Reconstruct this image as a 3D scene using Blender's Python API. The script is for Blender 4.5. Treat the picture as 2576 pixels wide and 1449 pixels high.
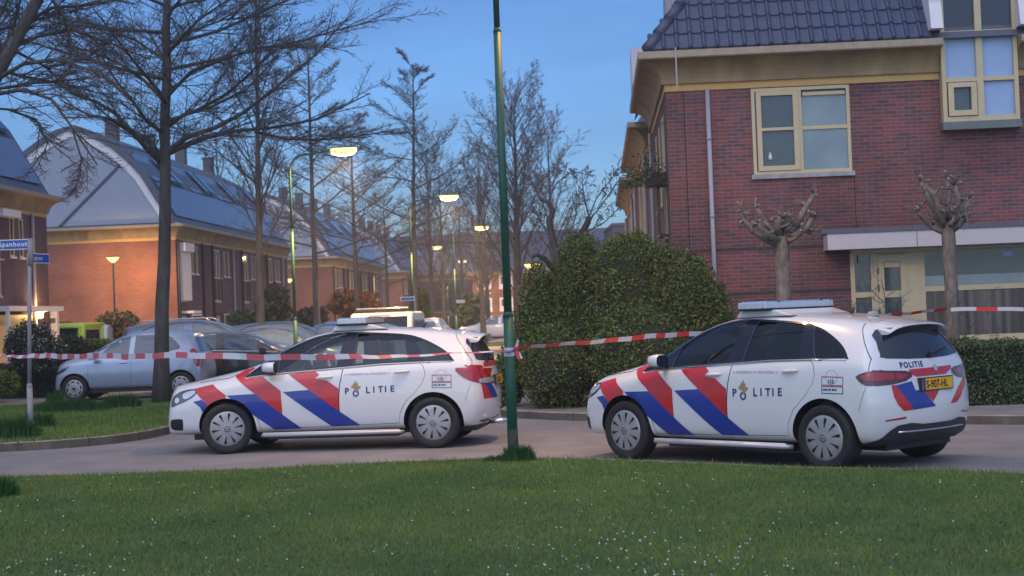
import bpy, bmesh, math, random
import numpy as np
from mathutils import Vector, Matrix
from mathutils.bvhtree import BVHTree
from mathutils.geometry import delaunay_2d_cdt

for o in list(bpy.data.objects): bpy.data.objects.remove(o)
SC = bpy.context.scene
COL = SC.collection
R = math.radians

# ------------------------------------------------------------------ camera
EYE = 1.65
PITCH, ROLL = R(0.97), R(2.2)
FPX, CX, CY = 4000.0, 1288.0, 724.5          # focal length and centre, in units of 1/2576 of the frame width
cam_data = bpy.data.cameras.new("camera")
cam = bpy.data.objects.new("camera", cam_data); COL.objects.link(cam)
fw = Vector((0, math.cos(PITCH), math.sin(PITCH)))
u0 = Vector((0, -math.sin(PITCH), math.cos(PITCH)))
RV = Vector((math.cos(ROLL), 0, 0)) - math.sin(ROLL)*u0
UV = Vector((math.sin(ROLL), 0, 0)) + math.cos(ROLL)*u0
m = Matrix((RV, UV, -fw)).transposed().to_4x4(); m.translation = (0, 0, EYE)
cam.matrix_world = m
cam_data.sensor_width = 36; cam_data.lens = FPX/2576*36
cam_data.clip_start = 0.1; cam_data.clip_end = 3000
cam_data.dof.use_dof = True; cam_data.dof.focus_distance = 18.5; cam_data.dof.aperture_fstop = 3.2
SC.camera = cam

def ray(u, v): return fw + (u-CX)/FPX*RV + (CY-v)/FPX*UV
def at(u, v, Y):
    d = ray(u, v); t = Y/d.y
    return Vector((d.x*t, Y, EYE+d.z*t))
def gnd(u, v, z=0.0):
    d = ray(u, v); t = (z-EYE)/d.z
    return Vector((d.x*t, d.y*t, z))

# ------------------------------------------------------------------ world, sun, exposure
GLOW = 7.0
W = bpy.data.worlds.new("World"); SC.world = W; W.use_nodes = True
nt = W.node_tree; nt.nodes.clear()
out = nt.nodes.new("ShaderNodeOutputWorld"); bg = nt.nodes.new("ShaderNodeBackground")
sky = nt.nodes.new("ShaderNodeTexSky"); sky.sky_type = 'NISHITA'; sky.sun_disc = False
SUN_EL, SUN_ROT = R(9), R(180)
sky.sun_elevation = SUN_EL; sky.sun_rotation = SUN_ROT; sky.altitude = 10
sky.air_density = 1.0; sky.dust_density = 0.0; sky.ozone_density = 3.0
tint = nt.nodes.new("ShaderNodeMix"); tint.data_type = 'RGBA'; tint.blend_type = 'MULTIPLY'
tint.inputs[0].default_value = 1.0; tint.inputs[7].default_value = (0.455, 0.585, 0.88, 1)
# faint streaks of high thin cloud
tc = nt.nodes.new("ShaderNodeTexCoord"); mp = nt.nodes.new("ShaderNodeMapping"); mp.inputs['Scale'].default_value = (2.0, 2.0, 14.0)
nz = nt.nodes.new("ShaderNodeTexNoise"); nz.inputs['Scale'].default_value = 2.2; nz.inputs['Detail'].default_value = 5
rmp = nt.nodes.new("ShaderNodeMapRange"); rmp.inputs[1].default_value = .35; rmp.inputs[2].default_value = .75
rmp.inputs[3].default_value = .90; rmp.inputs[4].default_value = 1.20
mul = nt.nodes.new("ShaderNodeVectorMath"); mul.operation = 'SCALE'
nt.links.new(tc.outputs['Generated'], mp.inputs['Vector']); nt.links.new(mp.outputs[0], nz.inputs['Vector'])
nt.links.new(nz.outputs[0], rmp.inputs[0]); nt.links.new(rmp.outputs[0], mul.inputs['Scale'])
nt.links.new(sky.outputs[0], tint.inputs[6]); nt.links.new(tint.outputs[2], mul.inputs[0])
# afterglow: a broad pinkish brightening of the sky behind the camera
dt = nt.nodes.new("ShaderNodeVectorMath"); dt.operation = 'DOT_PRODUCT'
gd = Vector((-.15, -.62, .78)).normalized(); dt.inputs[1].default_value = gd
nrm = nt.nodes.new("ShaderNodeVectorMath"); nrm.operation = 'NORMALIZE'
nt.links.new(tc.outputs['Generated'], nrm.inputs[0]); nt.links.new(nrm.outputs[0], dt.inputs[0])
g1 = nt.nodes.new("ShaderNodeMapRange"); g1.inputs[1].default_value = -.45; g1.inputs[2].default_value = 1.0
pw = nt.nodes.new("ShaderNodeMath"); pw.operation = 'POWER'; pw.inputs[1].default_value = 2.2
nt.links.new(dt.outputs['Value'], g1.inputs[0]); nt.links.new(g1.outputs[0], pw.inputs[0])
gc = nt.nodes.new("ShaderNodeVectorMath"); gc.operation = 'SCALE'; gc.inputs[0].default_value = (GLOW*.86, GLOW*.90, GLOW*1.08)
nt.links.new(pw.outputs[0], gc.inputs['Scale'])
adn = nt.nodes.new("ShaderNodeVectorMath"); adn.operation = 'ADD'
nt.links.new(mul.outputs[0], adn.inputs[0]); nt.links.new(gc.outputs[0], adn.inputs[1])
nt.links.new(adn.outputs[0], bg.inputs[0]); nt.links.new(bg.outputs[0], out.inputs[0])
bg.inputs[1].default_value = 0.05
sun_d = bpy.data.lights.new("sun", 'SUN'); sun = bpy.data.objects.new("sun", sun_d); COL.objects.link(sun)
sun_d.energy = 0.2; sun_d.angle = R(60); sun_d.color = (1.0, .90, .86)
sun.rotation_euler = (R(42), 0, R(-12))
SC.view_settings.view_transform = 'Standard'; SC.view_settings.look = 'None'
SC.view_settings.gamma = 1.0; SC.view_settings.use_curve_mapping = False
SC.view_settings.exposure = 1.75
SC.cycles.use_denoising = True
SC.cycles.max_bounces = 6; SC.cycles.diffuse_bounces = 2; SC.cycles.glossy_bounces = 3
SC.cycles.transparent_max_bounces = 12; SC.cycles.transmission_bounces = 4
SC.cycles.sample_clamp_indirect = 4.0

WATT_NEAR, WATT_TALL, WATT_POST = 110, 380, 160
# ------------------------------------------------------------------ materials
def mat(name, col=(.5,.5,.5), rough=.6, metal=0.0, var=0.0, vscale=3.0, col2=None, bump=0.0, bscale=40.0,
        coat=0.0, emit=None, estr=0.0, spec=.5, island=0.0, alpha=1.0, detail=4, stretch=None):
    M = bpy.data.materials.new(name); M.use_nodes = True
    n = M.node_tree; b = n.nodes["Principled BSDF"]; L = n.links
    b.inputs["Base Color"].default_value = (*col, 1); b.inputs["Roughness"].default_value = rough
    b.inputs["Metallic"].default_value = metal; b.inputs["Coat Weight"].default_value = coat
    b.inputs["Coat Roughness"].default_value = .04
    b.inputs["Specular IOR Level"].default_value = spec; b.inputs["Alpha"].default_value = alpha
    if emit: b.inputs["Emission Color"].default_value = (*emit, 1); b.inputs["Emission Strength"].default_value = estr
    if var or bump or col2:
        t = n.nodes.new("ShaderNodeTexCoord"); src = t.outputs["Object"]
        if stretch:
            mpn = n.nodes.new("ShaderNodeMapping"); mpn.inputs["Scale"].default_value = stretch
            L.new(src, mpn.inputs[0]); src = mpn.outputs[0]
    sock = None
    if col2:
        z = n.nodes.new("ShaderNodeTexNoise"); z.inputs["Scale"].default_value = vscale; z.inputs["Detail"].default_value = detail
        L.new(src, z.inputs["Vector"])
        mr = n.nodes.new("ShaderNodeMapRange"); mr.inputs[1].default_value = .35; mr.inputs[2].default_value = .65
        L.new(z.outputs[0], mr.inputs[0])
        mx = n.nodes.new("ShaderNodeMix"); mx.data_type = 'RGBA'; L.new(mr.outputs[0], mx.inputs[0])
        mx.inputs[6].default_value = (*col, 1); mx.inputs[7].default_value = (*col2, 1); sock = mx.outputs[2]
    if var or island:
        h = n.nodes.new("ShaderNodeHueSaturation")
        if sock: L.new(sock, h.inputs["Color"])
        else: h.inputs["Color"].default_value = (*col, 1)
        mr = n.nodes.new("ShaderNodeMapRange")
        a = island or var
        mr.inputs[3].default_value = 1-a; mr.inputs[4].default_value = 1+a
        if island:
            g = n.nodes.new("ShaderNodeNewGeometry"); L.new(g.outputs["Random Per Island"], mr.inputs[0])
        else:
            z = n.nodes.new("ShaderNodeTexNoise"); z.inputs["Scale"].default_value = vscale*3.1; z.inputs["Detail"].default_value = 6
            L.new(src, z.inputs["Vector"]); mr.inputs[1].default_value = .3; mr.inputs[2].default_value = .7
            L.new(z.outputs[0], mr.inputs[0])
        L.new(mr.outputs[0], h.inputs["Value"]); sock = h.outputs[0]
    if sock: L.new(sock, b.inputs["Base Color"])
    if bump:
        z = n.nodes.new("ShaderNodeTexNoise"); z.inputs["Scale"].default_value = bscale; z.inputs["Detail"].default_value = 5
        L.new(src, z.inputs["Vector"])
        bp = n.nodes.new("ShaderNodeBump"); bp.inputs["Strength"].default_value = bump; bp.inputs["Distance"].default_value = .01
        L.new(z.outputs[0], bp.inputs["Height"]); L.new(bp.outputs[0], b.inputs["Normal"])
    return M

def brick_mat(name, c1, c2, mortar, axis='xz', dark=None, scale=1.0):
    """running-bond brick in object space, waal format 210x50 mm with 11 mm joints"""
    M = bpy.data.materials.new(name); M.use_nodes = True
    n = M.node_tree; b = n.nodes["Principled BSDF"]; L = n.links
    t = n.nodes.new("ShaderNodeTexCoord"); s = n.nodes.new("ShaderNodeSeparateXYZ"); c = n.nodes.new("ShaderNodeCombineXYZ")
    ad = n.nodes.new("ShaderNodeMath"); ad.operation = 'ADD'
    L.new(t.outputs["Object"], s.inputs[0]); L.new(s.outputs[0], ad.inputs[0]); L.new(s.outputs[1], ad.inputs[1])
    L.new(ad.outputs[0], c.inputs[0]); L.new(s.outputs[2], c.inputs[1])
    k = n.nodes.new("ShaderNodeTexBrick"); k.offset = .5
    k.inputs["Scale"].default_value = 1; k.inputs["Brick Width"].default_value = .221*scale; k.inputs["Row Height"].default_value = .063*scale
    k.inputs["Mortar Size"].default_value = .0065*scale; k.inputs["Mortar Smooth"].default_value = .3; k.inputs["Bias"].default_value = -.1
    k.inputs["Color1"].default_value = (*c1, 1); k.inputs["Color2"].default_value = (*c2, 1); k.inputs["Mortar"].default_value = (*mortar, 1)
    L.new(c.outputs[0], k.inputs["Vector"])
    z = n.nodes.new("ShaderNodeTexNoise"); z.inputs["Scale"].default_value = .55; z.inputs["Detail"].default_value = 4
    L.new(t.outputs["Object"], z.inputs["Vector"])
    mr = n.nodes.new("ShaderNodeMapRange"); mr.inputs[1].default_value = .35; mr.inputs[2].default_value = .65; mr.inputs[3].default_value = .75; mr.inputs[4].default_value = 1.2
    L.new(z.outputs[0], mr.inputs[0])
    h = n.nodes.new("ShaderNodeHueSaturation"); L.new(k.outputs[0], h.inputs["Color"]); L.new(mr.outputs[0], h.inputs["Value"])
    h.inputs["Saturation"].default_value = 1.0
    # pale weathering and damp streaks
    mpp = n.nodes.new("ShaderNodeMapping"); mpp.inputs["Scale"].default_value = (1.6, 1.6, .45)
    z2 = n.nodes.new("ShaderNodeTexNoise"); z2.inputs["Scale"].default_value = 1.1; z2.inputs["Detail"].default_value = 7; z2.inputs["Roughness"].default_value = .65
    L.new(t.outputs["Object"], mpp.inputs[0]); L.new(mpp.outputs[0], z2.inputs["Vector"])
    m2 = n.nodes.new("ShaderNodeMapRange"); m2.inputs[1].default_value = .52; m2.inputs[2].default_value = .78; m2.inputs[3].default_value = 0; m2.inputs[4].default_value = .38
    L.new(z2.outputs[0], m2.inputs[0])
    mw = n.nodes.new("ShaderNodeMix"); mw.data_type = 'RGBA'; mw.inputs[7].default_value = (.20, .155, .165, 1)
    L.new(m2.outputs[0], mw.inputs[0]); L.new(h.outputs[0], mw.inputs[6])
    L.new(mw.outputs[2], b.inputs["Base Color"]); b.inputs["Roughness"].default_value = .85
    bp = n.nodes.new("ShaderNodeBump"); bp.inputs["Strength"].default_value = .5; bp.inputs["Distance"].default_value = .006; bp.invert = True
    L.new(k.outputs[1], bp.inputs["Height"]); L.new(bp.outputs[0], b.inputs["Normal"])
    return M

def glass_mat(name, tintc, rough=.02, opac=.5):
    """window glass: part tinted transparent, part mirror by Fresnel"""
    M = bpy.data.materials.new(name); M.use_nodes = True
    n = M.node_tree; L = n.links; n.nodes.clear()
    o = n.nodes.new("ShaderNodeOutputMaterial")
    tr = n.nodes.new("ShaderNodeBsdfTransparent"); tr.inputs[0].default_value = (*tintc, 1)
    gl = n.nodes.new("ShaderNodeBsdfGlossy"); gl.inputs["Roughness"].default_value = rough
    gl.inputs["Color"].default_value = (.75, .88, 1, 1)
    lw = n.nodes.new("ShaderNodeFresnel"); lw.inputs[0].default_value = 1.55
    mx = n.nodes.new("ShaderNodeMixShader")
    L.new(lw.outputs[0], mx.inputs[0]); L.new(tr.outputs[0], mx.inputs[1]); L.new(gl.outputs[0], mx.inputs[2]); L.new(mx.outputs[0], o.inputs[0])
    return M

M = {}
M['white'] = mat("car_white", (.66,.66,.67), .22, coat=1.0, spec=.5)
M['red'] = mat("livery_red", (.47,.014,.020), .3, coat=.6)
M['blue'] = mat("livery_blue", (.012,.034,.27), .3, coat=.6)
M['navy'] = mat("livery_navy", (.02,.02,.16), .35)
M['gold'] = mat("emblem_gold", (.33,.24,.10), .4)
M['greytext'] = mat("motto_grey", (.30,.32,.42), .4)
M['black'] = mat("black_plastic", (.012,.012,.014), .45)
M['gap'] = mat("shadow_gap", (.005,.005,.006), .8)
M['dark'] = mat("dark_trim", (.03,.03,.034), .5)
M['gloss_black'] = mat("gloss_black", (.010,.014,.034), .12, spec=.3)
M['tyre'] = mat("tyre_rubber", (.014,.014,.015), .75, bump=.2, bscale=60)
M['hub'] = mat("hubcap_silver", (.33,.33,.335), .38, metal=.35, var=.14)
M['chrome'] = mat("chrome", (.7,.7,.72), .12, metal=1)
M['alu'] = mat("aluminium", (.45,.45,.48), .42, metal=.4)
M['taillight'] = mat("tail_lamp_red", (.32,.006,.010), .12, coat=1)
M['taildark'] = mat("tail_lamp_dark", (.07,.006,.008), .12, coat=1)
M['lampclear'] = mat("lamp_clear", (.55,.6,.7), .08, metal=.5, coat=1)
M['lampin'] = mat("lamp_inner", (.10,.11,.13), .15, metal=.6, coat=1)
M['glass'] = glass_mat("car_glass", (.22,.28,.36))
M['glass_front'] = glass_mat("car_glass_front", (.80,.93,.96))
M['glass_dark'] = mat("dark_glass", (.012,.018,.045), .05, spec=.3)
M['glass_car'] = mat('parked_glass', (.05,.085,.13), .06, spec=.6, coat=.5)
M['glass_rear'] = mat("rear_glass", (.012,.018,.035), .05, spec=.6, coat=.5)
M['seat'] = mat("seat_fabric", (.09,.10,.13), .8)
M['plate'] = mat("plate_yellow", (.75,.42,.02), .4)
M['silver'] = mat("car_silver", (.30,.37,.50), .28, metal=.3, coat=1)
M['carblue'] = mat("car_slate_blue", (.07,.11,.20), .28, metal=.3, coat=1)
M['carblack'] = mat("car_black", (.012,.013,.018), .25, coat=1)
M['cardark'] = mat("car_grey_blue", (.06,.08,.13), .28, metal=.2, coat=1)
M['lime'] = mat("car_lime", (.42,.58,.02), .3, coat=.6)
M['purple'] = mat("car_purple", (.17,.05,.28), .3, coat=.6)
M['green'] = mat("car_green", (.13,.50,.16), .3, coat=.6)
M['palewhite'] = mat("car_pale", (.55,.58,.62), .3, coat=.6)
M['lens'] = mat("lightbar_lens", (.45,.52,.62), .12, coat=1, var=.15, vscale=9, stretch=(1,6,1))
M['lensblue'] = mat("lightbar_blue", (.24,.38,.66), .10, coat=1)

M['asphalt'] = mat("asphalt", (.165,.160,.168), .88, col2=(.215,.20,.20), vscale=.5, var=.16, bump=.9, bscale=55)
M['paving'] = mat("paving", (.14,.145,.145), .9, col2=(.20,.195,.19), vscale=1.5, var=.12, bump=.4, bscale=30)
M['kerb'] = mat("kerb_stone", (.20,.17,.15), .85, col2=(.29,.26,.23), vscale=2.5, var=.15, bump=.3, bscale=50)
M['earth'] = mat("ground_earth", (.06,.05,.04), 1, var=.3, vscale=3)
M['turf'] = mat("turf", (.036,.080,.028), .95, col2=(.062,.105,.030), vscale=1.1, var=.25, bump=.8, bscale=50)
M['blade'] = mat("grass_blade", (.086,.160,.036), .75, col2=(.145,.205,.044), vscale=.55, island=.35, spec=.2)
M['straw'] = mat("grass_straw", (.16,.13,.05), .8, island=.3)
M['tuft'] = mat("grass_tuft", (.030,.095,.022), .7, island=.35, spec=.2)
M['daisy'] = mat("daisy", (.55,.57,.60), .8)
M['bark'] = mat("bark", (.055,.050,.046), .95, col2=(.095,.088,.08), vscale=5, var=.25, bump=.9, bscale=18, stretch=(1,1,.25))
M['twig'] = mat("twig", (.095,.085,.085), .95)
M['twigwarm'] = mat("twig_warm", (.13,.10,.09), .95)
M['pollard'] = mat("pollard_bark", (.115,.098,.088), .95, col2=(.18,.155,.135), vscale=7, var=.35, bump=1.0, bscale=30, stretch=(1,1,.4))
M['cut'] = mat("cut_wood", (.38,.34,.30), .9)
M['thuja'] = mat("conifer_leaf", (.082,.145,.040), .95, col2=(.098,.115,.042), vscale=1.6, island=.45, spec=.2)
M['thujabrown'] = mat("conifer_dry", (.085,.052,.028), .9, island=.4, spec=.1)
M['thujadark'] = mat("conifer_shade", (.022,.030,.014), 1)  # near-black core colour, painted shade behind the conifer leaves
M['hedge'] = mat("hedge_leaf", (.055,.090,.040), .9, col2=(.080,.110,.055), vscale=2, island=.5, spec=.2)
M['shrub'] = mat("shrub_leaf", (.045,.056,.034), .85, island=.5, spec=.2)
M['straw_leaf'] = mat("shrub_straw", (.30,.19,.07), .85, island=.4)
M['shrublime'] = mat("shrub_lime", (.10,.14,.02), .85, island=.4, spec=.2)
M['shrubrust'] = mat("shrub_rust", (.22,.085,.025), .85, island=.4, spec=.2)
M['blossom'] = mat("blossom", (.45,.40,.38), .85, island=.2)
M['inner'] = mat("foliage_shade", (.012,.014,.010), 1)  # near-black core colour, painted shade inside shrubs and hedges

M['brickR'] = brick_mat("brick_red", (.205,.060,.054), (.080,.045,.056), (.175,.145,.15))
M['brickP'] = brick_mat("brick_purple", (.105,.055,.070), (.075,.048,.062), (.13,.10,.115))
M['brickO'] = brick_mat("brick_orange", (.27,.105,.062), (.20,.075,.052), (.20,.13,.10))
M['brickD'] = brick_mat("brick_dark_band", (.060,.035,.042), (.045,.032,.040), (.10,.08,.08))
M['cream'] = mat("cream_paint", (.52,.44,.27), .5, var=.05, vscale=2)
M['ochre'] = mat("cornice_ochre", (.34,.25,.12), .65, col2=(.20,.155,.09), vscale=1.0, var=.14, stretch=(1.5,1.5,.35))
M['gutter'] = mat("gutter_edge", (.34,.28,.20), .6, var=.12, vscale=3)
M['ochrelow'] = mat("fascia_yellow", (.50,.33,.11), .6, var=.06, vscale=2)
M['sill'] = mat("stone_sill", (.38,.37,.37), .8, col2=(.25,.25,.26), vscale=6, var=.1)
M['sillgreen'] = mat("lead_sill", (.14,.17,.17), .7, var=.1)
M['pipe'] = mat("downpipe", (.33,.32,.36), .5)
M['tile'] = mat("roof_tile", (.040,.056,.105), .45, var=.16, vscale=2.5, bump=.15, bscale=60)
M['slate'] = mat("roof_slate", (.075,.085,.115), .5, var=.15, vscale=1.5)
M['solar'] = mat("solar_panel", (.10,.13,.20), .28, spec=.6)
M['gable'] = mat("gable_cladding", (.27,.32,.40), .6, var=.05, vscale=1)
M['gabledark'] = mat("gable_line", (.05,.06,.10), .6)
M['whitepaint'] = mat("white_paint", (.66,.66,.70), .5, var=.03)
M['panelblue'] = mat("window_panel", (.27,.41,.63), .35, var=.04, vscale=1)
M['blind'] = mat("blind_glass", (.045,.065,.078), .08, col2=(.065,.09,.10), vscale=1.2, spec=.6)
M['blindlight'] = mat("blind_pale", (.17,.24,.27), .08, col2=(.22,.30,.33), vscale=1.5)
M['curtain'] = mat("curtain_glass", (.014,.011,.012), .15, col2=(.15,.13,.12), vscale=3.0, stretch=(2.4,1,.04))
M['winglass'] = mat("window_glass", (.02,.025,.04), .06, spec=.6)
M['winlit'] = mat("window_lit", (.30,.20,.08), .3, emit=(1,.62,.22), estr=.35)
M['lead'] = mat("lead_flashing", (.10,.10,.13), .6, var=.1)
M['canopy'] = mat("canopy_panel", (.50,.47,.49), .55, var=.03)
M['polegreen'] = mat("pole_green", (.008,.080,.052), .55, var=.12, vscale=4)
M['polebase'] = mat("pole_base_dark", (.022,.022,.022), .7, var=.2, vscale=8)
M['polegrey'] = mat("pole_grey", (.27,.26,.28), .6, var=.08, vscale=5)
M['signblue'] = mat("sign_blue", (.02,.09,.42), .4)
M['signwhite'] = mat("sign_white", (.70,.70,.72), .5)
M['tapepink'] = mat("tape_faded_red", (.50,.10,.12), .4)
M['tapewhite'] = mat("tape_white", (.52,.53,.60), .4)
M['tapered'] = mat("tape_red", (.60,.035,.04), .4)
M['lampglow'] = mat("lamp_glow", (.9,.8,.5), .4, emit=(1,.58,.16), estr=.85)
M['lampcore'] = mat('lamp_core', (.9,.85,.7), .4, emit=(1,.80,.50), estr=4)
M['lampglow2'] = mat("lamp_glow_post", (.9,.8,.5), .4, emit=(1,.58,.16), estr=.9)
M['concrete'] = mat("concrete_roof", (.10,.10,.11), .8, var=.1)

# ------------------------------------------------------------------ mesh builder
class MB:
    def __init__(s): s.v=[]; s.f=[]; s.m=[]; s.mats=[]
    def mi(s, m):
        m = M[m] if isinstance(m, str) else m
        if m not in s.mats: s.mats.append(m)
        return s.mats.index(m)
    def add(s, vs, fs, m):
        b=len(s.v); s.v += [tuple(x) for x in vs]; k=s.mi(m)
        s.f += [tuple(b+i for i in f) for f in fs]; s.m += [k]*len(fs)
    def box(s, x0,x1,y0,y1,z0,z1, m):
        s.add([(x0,y0,z0),(x1,y0,z0),(x1,y1,z0),(x0,y1,z0),(x0,y0,z1),(x1,y0,z1),(x1,y1,z1),(x0,y1,z1)],
              [(0,3,2,1),(4,5,6,7),(0,1,5,4),(1,2,6,5),(2,3,7,6),(3,0,4,7)], m)
    def prism(s, poly, axis, a, b, m, cap=True):
        """extrude 2D polygon along axis (0,1,2) from a to b"""
        def P(p,t):
            return {0:(t,p[0],p[1]),1:(p[0],t,p[1]),2:(p[0],p[1],t)}[axis]
        n=len(poly); vs=[P(p,a) for p in poly]+[P(p,b) for p in poly]
        fs=[(i,(i+1)%n,n+(i+1)%n,n+i) for i in range(n)]
        if cap: fs += [tuple(reversed(range(n))), tuple(range(n,2*n))]
        s.add(vs, fs, m)
    def tube(s, pts, rad, m, sides=8, cap=True):
        pts=[Vector(p) for p in pts]; n=len(pts)
        rad = rad if isinstance(rad,(list,tuple)) else [rad]*n
        vs=[]; prev=None
        for i,p in enumerate(pts):
            d=(pts[min(i+1,n-1)]-pts[max(i-1,0)]); d.normalize()
            a=prev if prev is not None else (Vector((1,0,0)) if abs(d.x)<.8 else Vector((0,1,0)))
            a=(a-d*a.dot(d)); a.normalize(); c=d.cross(a); prev=a
            for k in range(sides):
                t=2*math.pi*k/sides; vs.append(p+(a*math.cos(t)+c*math.sin(t))*rad[i])
        fs=[]
        for i in range(n-1):
            for k in range(sides):
                k2=(k+1)%sides; fs.append((i*sides+k,i*sides+k2,(i+1)*sides+k2,(i+1)*sides+k))
        if cap: fs += [tuple(reversed(range(sides))), tuple((n-1)*sides+k for k in range(sides))]
        s.add(vs,fs,m)
    def lathe(s, prof, m, n=24, axis=2, c=(0,0,0)):
        """prof list of (r,h)"""
        vs=[]; 
        for r,h in prof:
            for k in range(n):
                t=2*math.pi*k/n; a,b=r*math.cos(t),r*math.sin(t)
                p={2:(a,b,h),1:(a,h,b),0:(h,a,b)}[axis]; vs.append((p[0]+c[0],p[1]+c[1],p[2]+c[2]))
        fs=[(i*n+k,i*n+(k+1)%n,(i+1)*n+(k+1)%n,(i+1)*n+k) for i in range(len(prof)-1) for k in range(n)]
        if axis==1: fs=[tuple(reversed(f)) for f in fs]
        s.add(vs,fs,m)
    def build(s, name, parent=None, smooth=False, loc=None, bevel=0, seg=2):
        me=bpy.data.meshes.new(name); me.from_pydata(s.v,[],s.f)
        for x in s.mats: me.materials.append(x)
        me.polygons.foreach_set("material_index", s.m)
        if smooth: me.polygons.foreach_set("use_smooth",[True]*len(s.f))
        me.update()
        o=bpy.data.objects.new(name, me); COL.objects.link(o)
        if parent: o.parent=parent
        if loc is not None: o.location=loc
        if bevel:
            b=o.modifiers.new("b",'BEVEL'); b.width=bevel; b.segments=seg; b.limit_method='ANGLE'; b.angle_limit=R(40)
        if smooth:
            try:
                w=o.modifiers.new("w",'WEIGHTED_NORMAL') if bevel else None
            except Exception: pass
        return o

def thing(name, label, cat, loc=(0,0,0), rz=0, group=None):
    o=bpy.data.objects.new(name,None); COL.objects.link(o); o.location=loc; o.rotation_euler=(0,0,rz)
    o.empty_display_size=.2
    return tag(o,label,cat,group)
def tag(o,label=None,cat=None,group=None,kind=None):
    if label: o['label']=label
    if cat: o['category']=cat
    if group: o['group']=group
    if kind: o['kind']=kind
    return o
def apply_mods(o):
    dg=bpy.context.evaluated_depsgraph_get(); dg.update()
    me=bpy.data.meshes.new_from_object(o.evaluated_get(dg)); old=o.data
    o.modifiers.clear(); o.data=me; return o
def interp(x, pts):
    return float(np.interp(x,[p[0] for p in pts],[p[1] for p in pts]))
def text_mesh(txt, size=1.0, bold=.02, spacing=1.0):
    cu=bpy.data.curves.new("txt",'FONT'); cu.body=txt; cu.size=size; cu.offset=bold; cu.space_character=spacing
    cu.resolution_u=3
    o=bpy.data.objects.new("txt",cu); COL.objects.link(o)
    dg=bpy.context.evaluated_depsgraph_get(); dg.update()
    me=bpy.data.meshes.new_from_object(o.evaluated_get(dg))
    v=[(p.co.x,p.co.y) for p in me.vertices]; f=[tuple(p.vertices) for p in me.polygons]
    bpy.data.objects.remove(o); bpy.data.curves.remove(cu); bpy.data.meshes.remove(me)
    return v,f
def smooth_poly(pts, n=4, closed=True):
    """Catmull-Rom smoothing of a 2D outline"""
    P=[Vector((*p,)) for p in pts]; out=[]; N=len(P)
    for i in range(N if closed else N-1):
        p0=P[(i-1)%N] if closed else P[max(i-1,0)]; p1=P[i]; p2=P[(i+1)%N]; p3=P[(i+2)%N] if closed else P[min(i+2,N-1)]
        for k in range(n):
            t=k/n
            out.append(tuple(.5*((2*p1)+(-p0+p2)*t+(2*p0-5*p1+4*p2-p3)*t*t+(-p0+3*p1-3*p2+p3)*t**3)))
    if not closed: out.append(tuple(P[-1]))
    return out
def inside(poly, x, y):
    c=False; j=len(poly)-1
    for i in range(len(poly)):
        xi,yi=poly[i][0],poly[i][1]; xj,yj=poly[j][0],poly[j][1]
        if (yi>y)!=(yj>y) and x<(xj-xi)*(y-yi)/(yj-yi)+xi: c=not c
        j=i
    return c
# ------------------------------------------------------------------ cars
# car space: x runs from the front axle (x=0) back to the rear, y=-1 is the car's left side, z up
def sstep(a,b,x):
    t=min(1,max(0,(x-a)/(b-a))); return t*t*(3-2*t)

POL = dict(
    T=[(-.90,.82),(-.80,.88),(-.65,.925),(-.46,.965),(-.17,1.02),(.14,1.085),(.30,1.125),(.51,1.25),(.70,1.37),(.90,1.462),(1.09,1.518),(1.29,1.550),(1.6,1.568),(2.0,1.565),(2.4,1.548),(2.75,1.512),(2.95,1.48),(3.25,1.43),(3.6,1.36)],
    B=[(-.8,.66),(-.5,.80),(-.2,.875),(.1,.925),(.35,.965),(1.6,1.045),(2.6,1.075),(3.0,1.085),(3.6,1.06)],
    W=[(-.9,.76),(-.72,.825),(-.5,.862),(-.2,.888),(.3,.893),(2.4,.898),(2.9,.885),(3.2,.86),(3.5,.80)],
    WR=.60, zb=.235, cowl=(.12,.95), A=-.10, Bx=2.65, nomF=-.65, nomE=3.3,
    st=[-.52,-.32,-.1,.14,.32,.52,.75,1.0,1.3,1.6,1.95,2.3,2.65,2.9,3.12],
    F=[(-.80,0,.25),(-.82,.56,.24),(-.83,.74,.26),(-.82,.79,.40),(-.81,.80,.56),(-.78,.77,.715),(-.76,.70,.82),(-.77,.54,.865),(-.79,.32,.888),(-.81,0,.896)],
    FC=[(-.93,.26),(-.955,.40),(-.95,.56),(-.935,.70),(-.92,.77),(-.875,.845)],
    E=[(3.25,0,.26),(3.29,.62,.25),(3.27,.80,.28),(3.31,.865,.45),(3.33,.875,.64),(3.31,.845,.92),(3.27,.785,1.08),(3.11,.595,1.37),(3.17,.36,1.418),(3.20,0,1.432)],
    EC=[(3.43,.30),(3.50,.44),(3.515,.62),(3.445,.93),(3.40,1.10),(3.25,1.40)],
    wb=2.70, wr=.326, arch=.385)

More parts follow.
